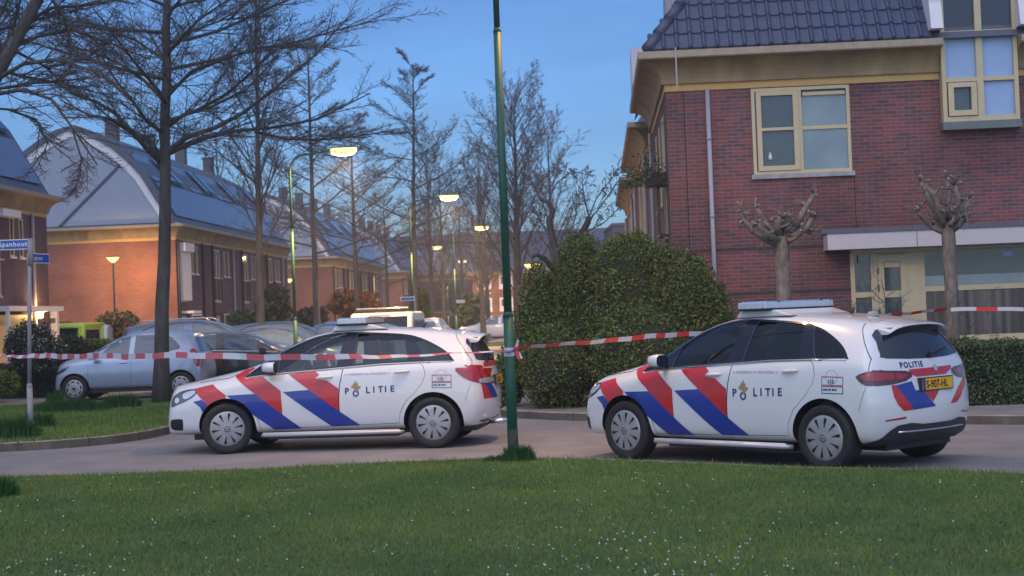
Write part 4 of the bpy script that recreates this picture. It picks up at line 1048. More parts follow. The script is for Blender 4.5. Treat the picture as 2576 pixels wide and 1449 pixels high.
# street side details: pilaster frame, french balcony, window frames
for (a,b,c,d) in so: pwindow(house,PSide,a,b,c,d,.06,(),((c+d)/2,),'cream',d0=-.01,sill=(.06,'sill'))
s=MB()
for k in range(10): s.box(-.14,-.125,1.15+k*.11,1.165+k*.11,2.98,4.0,'black')
s.box(-.15,-.115,1.12,2.20,4.0,4.03,'black'); s.box(-.15,-.115,1.12,2.20,2.95,2.98,'black'); s.box(-.15,0,1.12,1.15,3.98,4.03,'black'); s.box(-.15,0,2.17,2.20,3.98,4.03,'black'); s.box(-.15,0,1.12,1.15,2.95,2.98,'black'); s.box(-.15,0,2.17,2.2,2.95,2.98,'black'); s.build('french_balcony',house)
s=MB(); s.tube([(-.06,6.5,.1),(-.06,6.5,HR-.6)],.04,'pipe',8); s.build('downpipe',house)
rgd=random.Random(3)
def leafmesh(pts, size, m, seed=0, flat=.0, mb=None, jitter=1.0):
    """clumps of leaf-sized faces at the given points"""
    rg=random.Random(seed); mb=mb or MB(); V=[];F=[]
    for p in pts:
        s=size*(.6+.8*rg.random()); a=Vector((rg.gauss(0,1),rg.gauss(0,1),rg.gauss(0,1)*(1-flat))).normalized(); b=a.orthogonal().normalized(); c=a.cross(b)
        t=rg.random()*6.28; b2=b*math.cos(t)+c*math.sin(t); c2=a.cross(b2)
        k=len(V); V+=[p-b2*s-c2*s*.3,p+b2*s*.2-c2*s*.55,p+b2*s*1.1,p+b2*s*.1+c2*s*.5]; F.append((k,k+1,k+2,k+3))
    mb.add(V,F,m); return mb
px=thing('hanging_planter','black planter with trailing greenery hung on the french balcony rail','planter',at(1665,452,28.3))
s=MB(); s.box(-.30,.10,-.3,.3,-.12,.10,'black'); s.build('planter_box',px)
pts=[Vector((rgd.gauss(-.25,.28),rgd.gauss(0,.3),abs(rgd.gauss(0,.22))-.05)) for _ in range(900)]
pts=[p+Vector((0,0,-.25*abs(p.x+.2))) for p in pts]
leafmesh(pts,.028,'hedge',5).build('trailing_leaves',px)

# ---- row behind the corner house
def right_row(y0,y1,label,far):
    p=Vector((OR.x,OR.y,0))+SD*(y0-YR); h=thing('terraced_house',label,'house',p,-A,'red brick houses in the right row')
    L=y1-y0; wb=MB(); op=[(L*.2+k*2.6,L*.2+k*2.6+.9,3.4,5.1) for k in range(int(L*.8/2.6))]
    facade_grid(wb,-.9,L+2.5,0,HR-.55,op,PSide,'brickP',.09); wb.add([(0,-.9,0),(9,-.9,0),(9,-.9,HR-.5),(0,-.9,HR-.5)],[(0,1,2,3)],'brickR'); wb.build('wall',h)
    cv=MB(); cove(cv,[(Vector((0,L,0)),Vector((-1,0,0))),(Vector((0,0,0)),Vector((-1,-1,0))),(Vector((3,0,0)),Vector((0,-1,0)))],HR); cv.build('cornice',h)
    for o_ in op: pwindow(h,PSide,*o_,.07,(),(),'cream',d0=-.02,sill=(.06,'sill'))
    s=MB(); s.add([(-.25,0,HR),(-.25,L,HR),(1.2,L-.5,HR+2.2),(1.2,.9,HR+2.2),(9,0,HR),(9,.9,HR+2.2)],[(0,1,2,3),(0,3,5,4)],'tile'); s.build('roof',h)
    for y in (1.2,L+.3): s=MB(); s.tube([(-.06,y,.1),(-.06,y,HR-.6)],.045,'pipe',8); s.build('downpipe',h)
right_row(36.9,48.2,'red brick house with ochre cornice directly behind the large corner house',0)
right_row(51.7,64,'farthest red brick house of the right row, beyond its neighbour',1)
s=thing('flat_roofed_block','distant grey flat roofed block above the conifer, left of the brick houses','building',at(1568,700,85)); s.location.z=0
b=MB(); b.box(-.45,3,0,8,0,6.2,'concrete'); b.build('wall',s); b=MB(); b.box(-.5,3.05,-.05,8.05,6.2,6.35,'lead'); b.build('roof_edge',s)

# ---- curved-roof terraces on the left
XL=-13.48; YL=64.0; HL=5.83
GP=[(0,0),(.35,.62),(.69,1.2),(1.2,2.08),(1.68,2.62),(2.3,3.2),(2.96,3.62),(3.6,3.95),(4.1,4.12)]
GP=GP+[(8.2-x,z) for x,z in reversed(GP[:-1])]
def left_row(Y0,Y1,label,nh,detail=2,gable=True,seed=0,brick='brickO',gabmat='gable'):
    rg=random.Random(seed)
    p=Vector((XL,YL,0))+SD*(Y0-YL); p.z=0
    h=thing('terraced_house_row',label,'house row',p,-A,'rows of houses with curved roofs')
    L=(Y1-Y0)/math.cos(A); W=8.2; P=lambda s,z,d: Vector((-d,s,z))
    bw_=L/nh; op=[]
    for k in range(nh):
        b=k*bw_; op+=[(b+.45,b+1.55,2.75,5.05),(b+2.4,b+2.75,3.9,5.05),(b+3.15,b+3.5,3.9,5.05),(b+.5,b+1.5,.1,2.15)]
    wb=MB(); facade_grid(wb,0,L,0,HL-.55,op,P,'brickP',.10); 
    wb.add([(-W,0,0),(0,0,0),(0,0,HL-.5),(-W,0,HL-.5)],[(0,1,2,3)],brick); wb.add([(-W,L,0),(0,L,0),(0,L,HL-.5),(-W,L,HL-.5)],[(3,2,1,0)],brick)
    wb.build('wall',h)
    cv=MB(); cove(cv,[(Vector((0,L,0)),Vector((1,1,0))),(Vector((0,0,0)),Vector((1,-1,0))),(Vector((-W,0,0)),Vector((-1,-1,0)))],HL); cove(cv,[(Vector((-1,L,0)),Vector((0,1,0))),(Vector((0,L,0)),Vector((1,1,0)))],HL); cv.build('cornice',h)
    # curved roof shell
    s=MB(); n=len(GP)
    def rf(k,y,o): 
        x,z=GP[k]; return (-x+ (o*.9 if k<n/2 else -o*.9), y, HL+z+o*.6)
    V=[rf(k,y,.10) for y in (-.12,L+.12) for k in range(n)]; s.add(V,[(k,k+1,n+k+1,n+k) for k in range(n-1)],'slate')
    V=[rf(k,-.12,o) for o in (.10,-.12) for k in range(n)]; s.add(V,[(k+1,k,n+k,n+k+1) for k in range(n-1)],'slate')
    V=[rf(k,L+.12,o) for o in (.10,-.12) for k in range(n)]; s.add(V,[(k,k+1,n+k+1,n+k) for k in range(n-1)],'slate')
    rfo=s.build('roof',h)
    # gable infill with white barge band
    s=MB(); q=[(-x,z+HL) for x,z in GP]; s.prism([(a,b-.02) for a,b in q],1,.02,.20,gabmat); s.build('gable',h)
    s=MB(); V=[]; 
    for k in range(n):
        x,z=GP[k]; cx,cz=4.1,0.3; dx,dz=x-cx,z-cz; l=math.hypot(dx,dz); f=(l-.42)/l
        V+=[(-(cx+dx*.985),-.03,HL+cz+dz*.985),(-(cx+dx*f),-.03,HL+cz+dz*f),(-(cx+dx*f),.02,HL+cz+dz*f)]
    F_=[]
    for k in range(n-1): F_+=[(3*k,3*k+1,3*k+4,3*k+3),(3*k+1,3*k+2,3*k+5,3*k+4)]
    s.add(V,F_,'whitepaint'); s.build('barge_board',h)
    s=MB()
    for x0,x1 in ((-4.75,-1.6),(-5.3,-6.75)):
        a=Vector((x0,-.01,HL+.05)); b=Vector((x1,-.01,HL+(3.0 if x1>-5 else 1.9))); d=(b-a).normalized(); nn=Vector((-d.z,0,d.x))*.055
        s.add([a-nn,b-nn,b+nn,a+nn],[(0,1,2,3)],'gabledark')
    s.add([(-W,-.01,HL+.0),(0,-.01,HL+.0),(0,-.01,HL+.09),(-W,-.01,HL+.09)],[(0,1,2,3)],'gabledark'); s.build('gable_trim',h)
    # solar panels and roof windows on the street slope
    s=MB()
    def onroof(t): # t = arclength on the street half
        acc=0
        for k in range(n-1):
            a,b=GP[k],GP[k+1]; l=math.hypot(b[0]-a[0],b[1]-a[1])
            if acc+l>=t: f=(t-acc)/l; return (a[0]+(b[0]-a[0])*f,a[1]+(b[1]-a[1])*f,(b[0]-a[0])/l,(b[1]-a[1])/l)
            acc+=l
        return (*GP[-1],1,0)
    def patch(y0,y1,t0,t1,o,m,mb):
        pts=[]
        for t,y in ((t0,y0),(t0,y1),(t1,y1),(t1,y0)):
            x,z,dx,dz=onroof(t); pts.append((-x+dz*(o+.1),y,HL+z+dx*(o+.1)))
        mb.add(pts,[(0,1,2,3)],m)
    for t0 in (.35,2.05):
        y=.4
        while y<L-1.2:
            if not(t0>1 and (int(y/bw_*2)%2==1)): patch(y,y+1.0,t0,t0+1.62,.06,'solar',s)
            y+=1.02
    s.build('solar_panels',h)
    for k in range(nh):
        for j in range(2):
            y=k*bw_+bw_*.55+j*1.15
            if y+.9<L:
                s=MB(); patch(y,y+.9,2.15,3.6,.12,'lead',s); patch(y+.07,y+.83,2.25,3.5,.135,'winglass',s); s.build('roof_window',h)
        y=k*bw_+bw_*.98
        if y<L: s=MB(); s.box(-4.4,-3.9,y-.25,y+.25,HL+3.9,HL+5.0,'concrete'); s.box(-4.45,-3.85,y-.3,y+.3,HL+5.0,HL+5.08,'lead'); s.build('chimney',h)
        b=k*bw_
        if detail>=1:
            gm=rg.choice(['winglass','blindlight','blind','winlit'] if k else ['blind'])
            pwindow(h,P,b+.45,b+1.55,2.75,5.05,.07,(b+1.0,),(3.8,),'cream',gm,d0=-.02,sill=(.07,'sill'))
            for q in (2.4,3.15): pwindow(h,P,b+q,b+q+.35,3.9,5.05,.05,(),(),'cream','winglass',d0=.0,sill=(.06,'whitepaint'))
            dm=MB(); pbox(dm,P,b+.5,b+1.5,.1,2.15,.03,.08,rg.choice(['whitepaint','carblack','cream'])); dm.build('door',h)
            dm=MB(); pbox(dm,P,b+.4,b+1.7,2.22,2.32,-.55,.0,rg.choice(['whitepaint','concrete'])); dm.build('door_canopy',h)
            dm=MB(); pbox(dm,P,b+2.2,b+3.9,.9,2.2,-.015,.05,'whitepaint'); pbox(dm,P,b+2.28,b+3.82,.98,2.12,-.02,.0,'winglass'); dm.build('front_window',h)
            for yy,mm in ((b+4.1,'pipe' if k%2 else 'black'),(b+.12,'black')): dm=MB(); dm.tube([(.07,yy,.1),(.07,yy,HL-.6)],.05,mm,6); dm.build('downpipe',h)
            dm=MB(); 
            for j in range(8): dm.tube([(.12,b+.5+j*.14,2.8),(.12,b+.5+j*.14,3.75)],.01,'black',4)
            dm.box(.10,.14,b+.45,b+1.55,3.75,3.79,'alu'); dm.build('french_balcony',h)
    return h
hA=left_row(27,49,'dark brick house row at the left edge, lantern lit beside its door',4,seed=1,brick='brickP')
hB=left_row(64,87,'orange lit brick row with pale rounded gable behind the lamp post and parked cars',4,seed=2)
hC=left_row(101.8,125,'second rounded gable row, farther down the street behind the rust coloured shrub',4,seed=3)
hD=left_row(138,160,'third and farthest orange gabled row, seen above the police van',4,seed=4)
# white shutter box on the first bay of the middle row
s=MB(); s.box(.02,.16,.40,1.75,2.75,4.75,'whitepaint'); s.box(.0,.30,.35,1.85,4.75,5.10,'whitepaint'); s.build('roller_shutter',hB)
s=MB(); s.box(-1.9,-1.45,-.08,0,1.35,1.8,'dark'); s.build('wall_vent',hB)
# garage box and porch of the left row
s=MB(); L_=22/math.cos(A); s.box(.0,.32,L_-4.4,L_-3.0,5.0,5.2,'whitepaint'); s.build('roller_shutter',hA)
s=MB(); s.box(.0,1.0,L_-6,L_-1.6,2.28,2.42,'whitepaint'); s.box(.9,.98,L_-6,L_-5.9,.1,2.28,'whitepaint'); s.box(.0,.06,L_-5.5,L_-1.7,.2,2.2,'cream'); s.build('porch',hA)
s=MB(); s.box(-.24,.12,L_+.3,L_+.5,0.1,2.35,'whitepaint'); s.box(-.18,.08,L_+.28,L_+.3,1.95,2.1,'lead'); s.build('side_screen',hA)

# ---- house row closing the street
p=at(1010,700,150); e=thing('brick_house','dark brick house with black double doors closing the far end of the street','house',(p.x-2,150,0),-A*.6)
EW=17; PE=lambda s,z,d: Vector((s,d,z)); HE=5.8
def eu(u,v): 
    q=at(u,v,150); return (q.x-(p.x-2),q.z)
wb=MB(); facade_grid(wb,0,EW,0,HE-.5,[(5.0,7.6,2.2,5.0),(3.0,7.9,0,1.55)],PE,'brickP',.15); wb.add([(0,0,0),(0,9,0),(0,9,5.3),(0,0,5.3)],[(0,1,2,3)],'brickO'); wb.build('wall',e)
pwindow(e,PE,5.0,7.6,2.2,5.0,.16,(6.3,),(3.6,),'dark','winglass',d0=-.02,sill=(.1,'sill'))
s=MB(); pbox(s,PE,3.0,7.9,0,1.55,.12,.14,'black'); s.build('car_port',e)
for q in (1.7,9.6,10.9): pwindow(e,PE,q,q+.7,3.8,4.9,.1,(),(),'whitepaint','blindlight',d0=-.05,sill=(.1,'whitepaint'))
s=MB(); cove(s,[(Vector((0,9,0)),Vector((-1,0,0))),(Vector((0,0,0)),Vector((-1,-1,0))),(Vector((EW,0,0)),Vector((0,-1,0)))],HE); s.build('cornice',e)
s=MB(); s.add([(-.4,-.4,HE),(EW+.4,-.4,HE),(EW,5,HE+3.9),(1,5,HE+3.9)],[(0,1,2,3)],'slate')
s.build('roof',e)
for q in (3.2,5.0,6.2,10.4,12.5):
    s=MB(); s.box(q,q+.8,2.2,2.45,HE+1.9,HE+2.4,'panelblue'); s.build('roof_window',e)
p=at(1195,760,150)
e=thing('brick_house','red brick houses with white window bands at the far right end of the street','house',(p.x,143,0),-A)
wb=MB(); op=[(.5+k*1.9,1.7+k*1.9,z,z+.95) for k in range(2) for z in (.7,2.3,4.3)]; facade_grid(wb,0,14,0,5.8,op,PE,'brickO',.15); wb.build('wall',e)
for o_ in op: pwindow(e,PE,*o_,.16,(),(),'whitepaint','blind',d0=-.05,sill=(.3,'whitepaint'))
s=MB(); s.add([(-.5,-.5,5.7),(14,-.5,5.7),(14,5,9.4),(.5,5,9.4)],[(0,1,2,3)],'slate'); s.box(-.5,14,-.55,-.3,5.3,5.7,'ochre'); s.build('roof',e)
# ------------------------------------------------------------------ trees and shrubs
def chain(p,d,L,n,rg,wob=.12,up=0.0):
    pts=[p.copy()]; d=d.normalized(); q=p.copy()
    for i in range(n):
        d=(d+Vector((rg.gauss(0,wob),rg.gauss(0,wob),rg.gauss(0,wob)*.8+up))).normalized(); q=q+d*(L/n); pts.append(q.copy())
    return pts
def tubes(mb,chains,m,sides):
    """fast 3-to-6 sided tubes"""
    cs=[(math.cos(2*math.pi*k/sides),math.sin(2*math.pi*k/sides)) for k in range(sides)]
    V=[];F=[]
    for pts,r0,r1 in chains:
        n=len(pts); d=(pts[-1]-pts[0]).normalized(); a=d.orthogonal().normalized(); b=d.cross(a); k0=len(V)
        for i,p in enumerate(pts):
            r=r0+(r1-r0)*i/(n-1)
            for c,s in cs: V.append(p+a*(c*r)+b*(s*r))
        for i in range(n-1):
            for k in range(sides):
                k2=(k+1)%sides; F.append((k0+i*sides+k,k0+i*sides+k2,k0+(i+1)*sides+k2,k0+(i+1)*sides+k))
    mb.add(V,F,m)
def kids(parent, rg, n, t0, frac, ang, flat, up, nseg, wob=.14, r=None, minl=.1):
    """side shoots along a parent chain"""
    out=[]; pts,ra,rb=parent; tot=sum((pts[i+1]-pts[i]).length for i in range(len(pts)-1))
    for k in range(n):
        t=t0+(1-t0)*(k+rg.random())/n; f=t*(len(pts)-1); i=min(int(f),len(pts)-2); p=pts[i].lerp(pts[i+1],f-i)
        d=(pts[i+1]-pts[i]).normalized(); s=d.cross(Vector((0,0,1)))
        if s.length<.05: s=Vector((1,0,0))
        s.normalize(); v=s.cross(d); az=rg.uniform(0,2*math.pi)
        if flat: az=(0 if k%2 else math.pi)+rg.gauss(0,flat)
        side=s*math.cos(az)+v*math.sin(az); a=R(ang)*rg.uniform(.75,1.25)
        dd=d*math.cos(a)+side*math.sin(a)+Vector((0,0,up))
        L=max(minl,tot*frac*(1.12-t*.75)*rg.uniform(.6,1.25)); pr=ra+(rb-ra)*t
        r0=min(pr*.75,(r or .02)); out.append((chain(p,dd,L,nseg,rg,wob),r0,r0*.45))
    return out
def bare_tree(label, base, H, tr, seed, first=.35, nl=26, spread=.42, rise=.25, limbs=None, fine=1.0, twig='twig', group='bare street trees', conf='layered', tr_lean=0, bark='bark', tmin=.0045, top=.02,dens=1.0):
    rg=random.Random(seed); root=thing('bare_tree',label,'tree',base,0,group)
    n=14; tp=[]
    for i in range(n+1):
        t=i/n; tp.append(Vector((tr_lean*t*H+rg.gauss(0,.0045*H*.25)*(t>.1),rg.gauss(0,.01),t*H)))
    rad=[tr*(1-t/n*(1-top/tr))**1.0*(1.0 if t else 1.25) for t in range(n+1)]
    mb=MB(); mb.tube(tp,rad,bark,12); mb.build('trunk',root,smooth=True)
    def tpos(z): 
        f=z/H*n; i=min(int(f),n-1); return tp[i].lerp(tp[i+1],f-i), rad[i]
    L1=[]
    for k in range(nl):
        t=first+(1-first)*(k+rg.random()*.8)/nl; p,r=tpos(t*H)
        az=k*2.4+rg.gauss(0,.4); 
        if conf=='layered': el=R(48-58*(1-(t-first)/(1-first))*.6+rg.gauss(0,8))*(.5+rise); L=H*spread*(1.05-.80*((t-first)/(1-first))**1.0)*rg.uniform(.7,1.15)
        else: el=R(58+rg.gauss(0,8)); L=H*spread*(1.0-.55*(t-first)/(1-first))*rg.uniform(.7,1.15)
        d=Vector((math.cos(az)*math.cos(el),math.sin(az)*math.cos(el),math.sin(el)))
        L1.append((chain(p,d,L,8,rg,.07,.02 if conf=='layered' else .05),min(r*.45,.014+L*.008),.006))
    for pts,r0,r1 in (limbs or []):
        L1.append(([Vector(p) for p in pts],r0,r1))
    L2=[];L3=[];L4=[]
    for c in L1: L2+=kids(c,rg,int(12*fine),.18,.52,38,.45 if conf=='layered' else 0,.10,5,.07,.013)
    for c in L2: L3+=kids(c,rg,int(8*fine*dens),.12,.30,42,.6 if conf=='layered' else 0,.08,4,.07,.0052)
    for c in L3: L4+=kids(c,rg,2,.3,.5,38,.9,.06,2,.09,tmin,.07)
    lm=MB(); tubes(lm,L1,bark,7); lm.build('limbs',root,smooth=True)
    cr=MB(); tubes(cr,L2,twig,4); tubes(cr,[(a,max(b,tmin*1.3),tmin) for a,b,c in L3],twig,3); tubes(cr,[(a,tmin,tmin*.8) for a,b,c in L4],twig,3)
    # buds at the twig ends
    V=[];F=[]
    for a,b,c in L4+L3:
        for p in (a[-1],):
            s=tmin*2.0; k=len(V); V+=[p+Vector((-s,0,0)),p+Vector((s*.6,s,0)),p+Vector((s*.6,-s,0)),p+Vector((0,0,s*1.8))]; F+=[(k,k+1,k+3),(k+1,k+2,k+3),(k+2,k,k+3)]
    cr.add(V,F,twig); cr.build('crown',root)
    return root
def loc3(base,u,v,dy): q=at(u,v,base.y+dy); return q-base
# the big street tree
b=at(404,985,32.6); b.z=.12
LB=[[(402,392,0),(370,352,.1),(320,322,.2),(290,285,.3),(240,255,.2),(180,235,.1),(120,190,.4)],
    [(398,402,0),(375,380,-.3),(330,330,-.8),(280,300,-1.4),(225,290,-1.8),(150,250,-2.0)],
    [(418,388,0),(450,372,.3),(520,345,.6),(590,330,.8),(680,322,1.0),(800,300,1.1),(930,235,1.2)],
    [(416,385,0),(470,345,-.2),(540,322,-.6),(610,285,-.9),(700,215,-1.0),(790,140,-1.2),(860,60,-1.2)],
    [(414,325,0),(460,290,.4),(530,270,.8),(620,225,1.4),(700,140,1.8)],
    [(404,330,0),(370,305,-.6),(330,250,-1.2),(290,200,-1.6),(250,130,-1.8)],
    [(408,250,0),(360,200,.5),(300,160,.9),(230,130,1.2),(150,110,1.3)],
    [(414,250,0),(480,180,-.5),(560,150,-.9),(650,120,-1.1),(760,110,-1.1)],
    [(412,150,0),(340,100,.3),(270,75,.5),(180,60,.7)],[(416,140,0),(480,80,.3),(560,50,.5),(660,40,.7)],
    [(640,330,.9),(720,350,1.0),(800,352,1.0),(880,345,1.0),(980,330,1.0)]]
rr=[.085,.072,.085,.075,.06,.055,.05,.05,.04,.04,.035]
lim=[([loc3(b,404+(392-L[0][1])*.02,L[0][1]+14,0)]+[loc3(b,*q) for q in L],rr[i],.012) if i<10 else ([loc3(b,*q) for q in L],rr[i],.012) for i,L in enumerate(LB)]
bare_tree('large bare street tree with thick forked trunk on the left lawn, behind the tape',b,13.5,.165,7,first=.42,nl=38,spread=.36,rise=.05,limbs=lim,fine=1.5,dens=1.25,tmin=.0034,group=None,tr_lean=.052)
# leaning tree whose branches hang in from the upper left corner
b=at(-300,1080,24.0); b.z=.1
q=lambda u,v,dy=0: at(u,v,24+dy)-b
LB=[[(-140,420,0),(-40,250,0),(30,120,0),(110,-30,0),(190,-180,0)],[(-60,270,0),(0,235,-.3),(60,225,-.5),(130,250,-.8),(180,318,-1.0),(245,415,-1.1)],
    [(30,120,0),(100,90,.3),(180,75,.5),(280,110,.7),(380,150,.8)],[(-10,200,0),(60,160,-.4),(140,150,-.6),(240,180,-.8),(340,250,-.9)],
    [(60,60,0),(130,20,.3),(240,10,.4),(340,-10,.5)],[(-60,270,0),(20,275,.3),(90,300,.5),(120,360,.6),(90,430,.7)],[(0,150,0),(-10,60,.2),(40,-40,.4)],[(20,120,.2),(120,170,.6),(210,150,.8),(300,90,.9)],[(-80,300,.2),(-20,180,.5),(30,90,.7),(60,-40,.8)],
    [(180,318,-1),(205,400,-1.0),(200,440,-1.0),(185,485,-1.0)],[(-140,300,.1),(-50,160,.5),(50,190,.8),(150,210,1.0),(230,230,1.0)],[(110,-30,0),(160,40,.2),(180,110,.3),(175,190,.3)]]
rr=[.105,.042,.038,.042,.034,.028,.055,.030,.07,.015,.036,.030]
lim=[([q(*x) for x in L],rr[i],.012 if i else .09) for i,L in enumerate(LB)]
bare_tree('dark leaning bare tree whose dense branches hang in from the top left corner',b,8.6,.2,17,first=.6,nl=14,spread=.28,limbs=lim,fine=1.15,dens=1.2,tmin=.0030,group=None,tr_lean=.2)
# trees down the street
for (u,Y,H,tr,seed,kw,lab) in [
    (652,50,12.5,.15,21,dict(first=.30,nl=30,spread=.25,conf='up',fine=1.1),'tall bare tree with long upswept limbs behind the parked dark estate cars'),
    (797,60,12.0,.15,22,dict(first=.34,nl=26,spread=.30,fine=1.1),'bare tree with a curved trunk just right of the tall curved lamp post'),
    (899,70,10.2,.15,23,dict(first=.38,nl=24,spread=.40,fine=1.1),'bare tree with wide flat layers beside the rust coloured shrub'),
    (1041,69,12.6,.16,24,dict(first=.36,nl=26,spread=.30,fine=1.1),'tall dark bare tree directly behind the police van'),
    (976,98,9.0,.16,25,dict(first=.40,nl=18,spread=.38,fine=.7),'small bare tree in front of the farthest orange gable'),
    (1088,92,11.5,.17,26,dict(first=.22,nl=24,spread=.30,conf='up',fine=.8),'slender bare tree before the black double doors, with pale trunk'),
    (1302,72,11.0,.24,27,dict(first=.20,nl=40,spread=.46,conf='up',fine=1.1),'big rounded bare tree showing above the conifer, right of the green pole'),
    (1228,118,11.0,.2,28,dict(first=.25,nl=20,spread=.36,conf='up',fine=.7),'faint bare tree in front of the far white banded house'),
    (1165,128,12.0,.2,29,dict(first=.25,nl=22,spread=.36,conf='up',fine=.7),'far bare tree behind the lamps at the end of the street'),
    (1118,112,12.5,.18,31,dict(first=.2,nl=26,spread=.42,conf='up',fine=.9),'far bare tree rising between the small lamps, left of its neighbour'),
        (1395,96,12.5,.2,32,dict(first=.2,nl=28,spread=.42,conf='up',fine=.9),'bare tree behind the twisted fruit tree above the thuja'),
        (1215,90,10.0,.18,33,dict(first=.2,nl=26,spread=.42,conf='up',fine=.9),'bare tree directly left of the big rounded one, behind the third lamp'),
    (560,86,12.0,.16,30,dict(first=.35,nl=18,spread=.3,conf='up',fine=.6),'thin bare tree rising above the roof windows of the pale gabled row')]:
    p=at(u,800,Y); p.z=.1
    bare_tree(lab,p,H,tr,seed,tmin=.0030+.000045*Y,tr_lean={21:.02,24:.03,27:.02}.get(seed,0),twig='twigwarm' if seed in(22,23,27,28,29,31,32,33) else 'twig',**kw)
# pollarded plane trees
def pollard(label,u,vb,vf,Y,w,limbs,seed,lean=0):
    rg=random.Random(seed); b=at(u+lean,vb,Y); b.z=.1; root=thing('pollard_tree',label,'tree',b,0,'pollarded trees by the brick house')
    f=at(u,vf,Y)-b; tp=[Vector((0,0,0)),f*.25,f*.6+Vector((.01,0,0)),f*.93,f*1.0+Vector((0,0,.06))]
    mb=MB(); mb.tube(tp,[w*1.15,w*1.02,w*.96,w*1.0,w*.95],'pollard',14); mb.build('trunk',root,smooth=True)
    cr=MB(); ends=[]
    for L in limbs:
        pts=[at(a,c,Y+dy)-b for a,c,dy in L]; n=len(pts); r0=w*.55
        cr.tube(pts,[r0*(1-.45*i/(n-1)) for i in range(n)],'pollard',8)
        for i in range(1,n):
            for k in range(5 if i==n-1 else 3):
                d=Vector((rg.gauss(0,1),rg.gauss(0,1),rg.gauss(.5,.8))).normalized(); l=rg.uniform(.05,.16); p=pts[i]+Vector((rg.gauss(0,.015),rg.gauss(0,.015),rg.gauss(0,.02)))
                cr.tube([p,p+d*l*.6,p+d*l],[.022,.017,.024],'pollard',6); ends.append((p+d*l,d))
    for k in range(16):
        az=rg.uniform(0,6.28); d=Vector((math.cos(az),math.sin(az)*.8,rg.uniform(.1,1.4))).normalized(); l=rg.uniform(.12,.34); p=f+Vector((0,0,rg.uniform(-.08,.12)))
        c_=chain(p,d,l,3,rg,.25,.1); cr.tube(c_,[.040,.030,.026,.034],'pollard',7)
        for _ in range(2):
            d2=Vector((rg.gauss(0,1),rg.gauss(0,1),rg.gauss(.4,.8))).normalized(); l2=rg.uniform(.04,.11); cr.tube([c_[-1],c_[-1]+d2*l2],[.020,.022],'pollard',6); ends.append((c_[-1]+d2*l2,d2))
    crn=cr.build('crown',root,smooth=True)
    for p,d in ends:
        pass
    s=MB()
    for p,d in ends: 
        if rg.random()<.7: s.tube([p,p+d*.006],[.020,.015],'cut',6)
    s.build('cut_ends',crn)
    tw=MB(); ch=[]
    for p,d in ends: ch+=[(chain(p,d+Vector((rg.gauss(0,.4),rg.gauss(0,.4),.3)),rg.uniform(.05,.20),2,rg),.006,.003) for _ in range(3)]
    tubes(tw,ch,'pollard',3); tw.build('sprouts',crn)['kind']='stuff'
pollard('pollarded tree with one long raised limb at its right, left of the white canopy',1966,900,604,24.2,.115,
  [[(1960,615,0),(1925,600,-.1),(1895,580,-.15),(1870,552,-.1),(1864,535,-.1)],[(1962,605,0),(1935,575,.1),(1915,545,.15),(1902,518,.2)],[(1964,600,.0),(1955,570,-.15),(1962,545,-.2)],
   [(1972,605,0),(1992,575,.05),(2012,548,.1),(2032,515,.1),(2050,484,.1)],[(1974,610,0),(2005,590,-.1),(2030,572,-.15),(2046,545,-.2)],[(1972,608,.0),(1985,585,.25),(2010,575,.35),(2040,585,.4)],[(1960,608,0),(1930,590,-.3),(1905,560,-.35)],[(1960,600,0),(1925,570,.2),(1888,558,.25)]],3,lean=6)
pollard('pollarded tree with upright knobbly fist crown, in front of the living room window',2385,880,570,24.0,.105,
  [[(2378,580,0),(2360,545,.1),(2335,500,.1),(2318,458,.1)],[(2380,575,0),(2362,535,-.15),(2350,490,-.2),(2330,470,-.2)],[(2383,570,0),(2385,520,.05),(2388,480,.1),(2384,452,.1)],
   [(2388,575,0),(2405,540,-.1),(2412,500,-.15),(2402,465,-.15)],[(2390,580,0),(2415,550,.15),(2430,520,.2),(2438,500,.2)],[(2378,585,0),(2345,570,.1),(2318,545,.15),(2308,530,.15)],[(2390,582,0),(2415,565,-.1),(2425,540,-.2)]],8,lean=14)

from mathutils import noise as mnoise
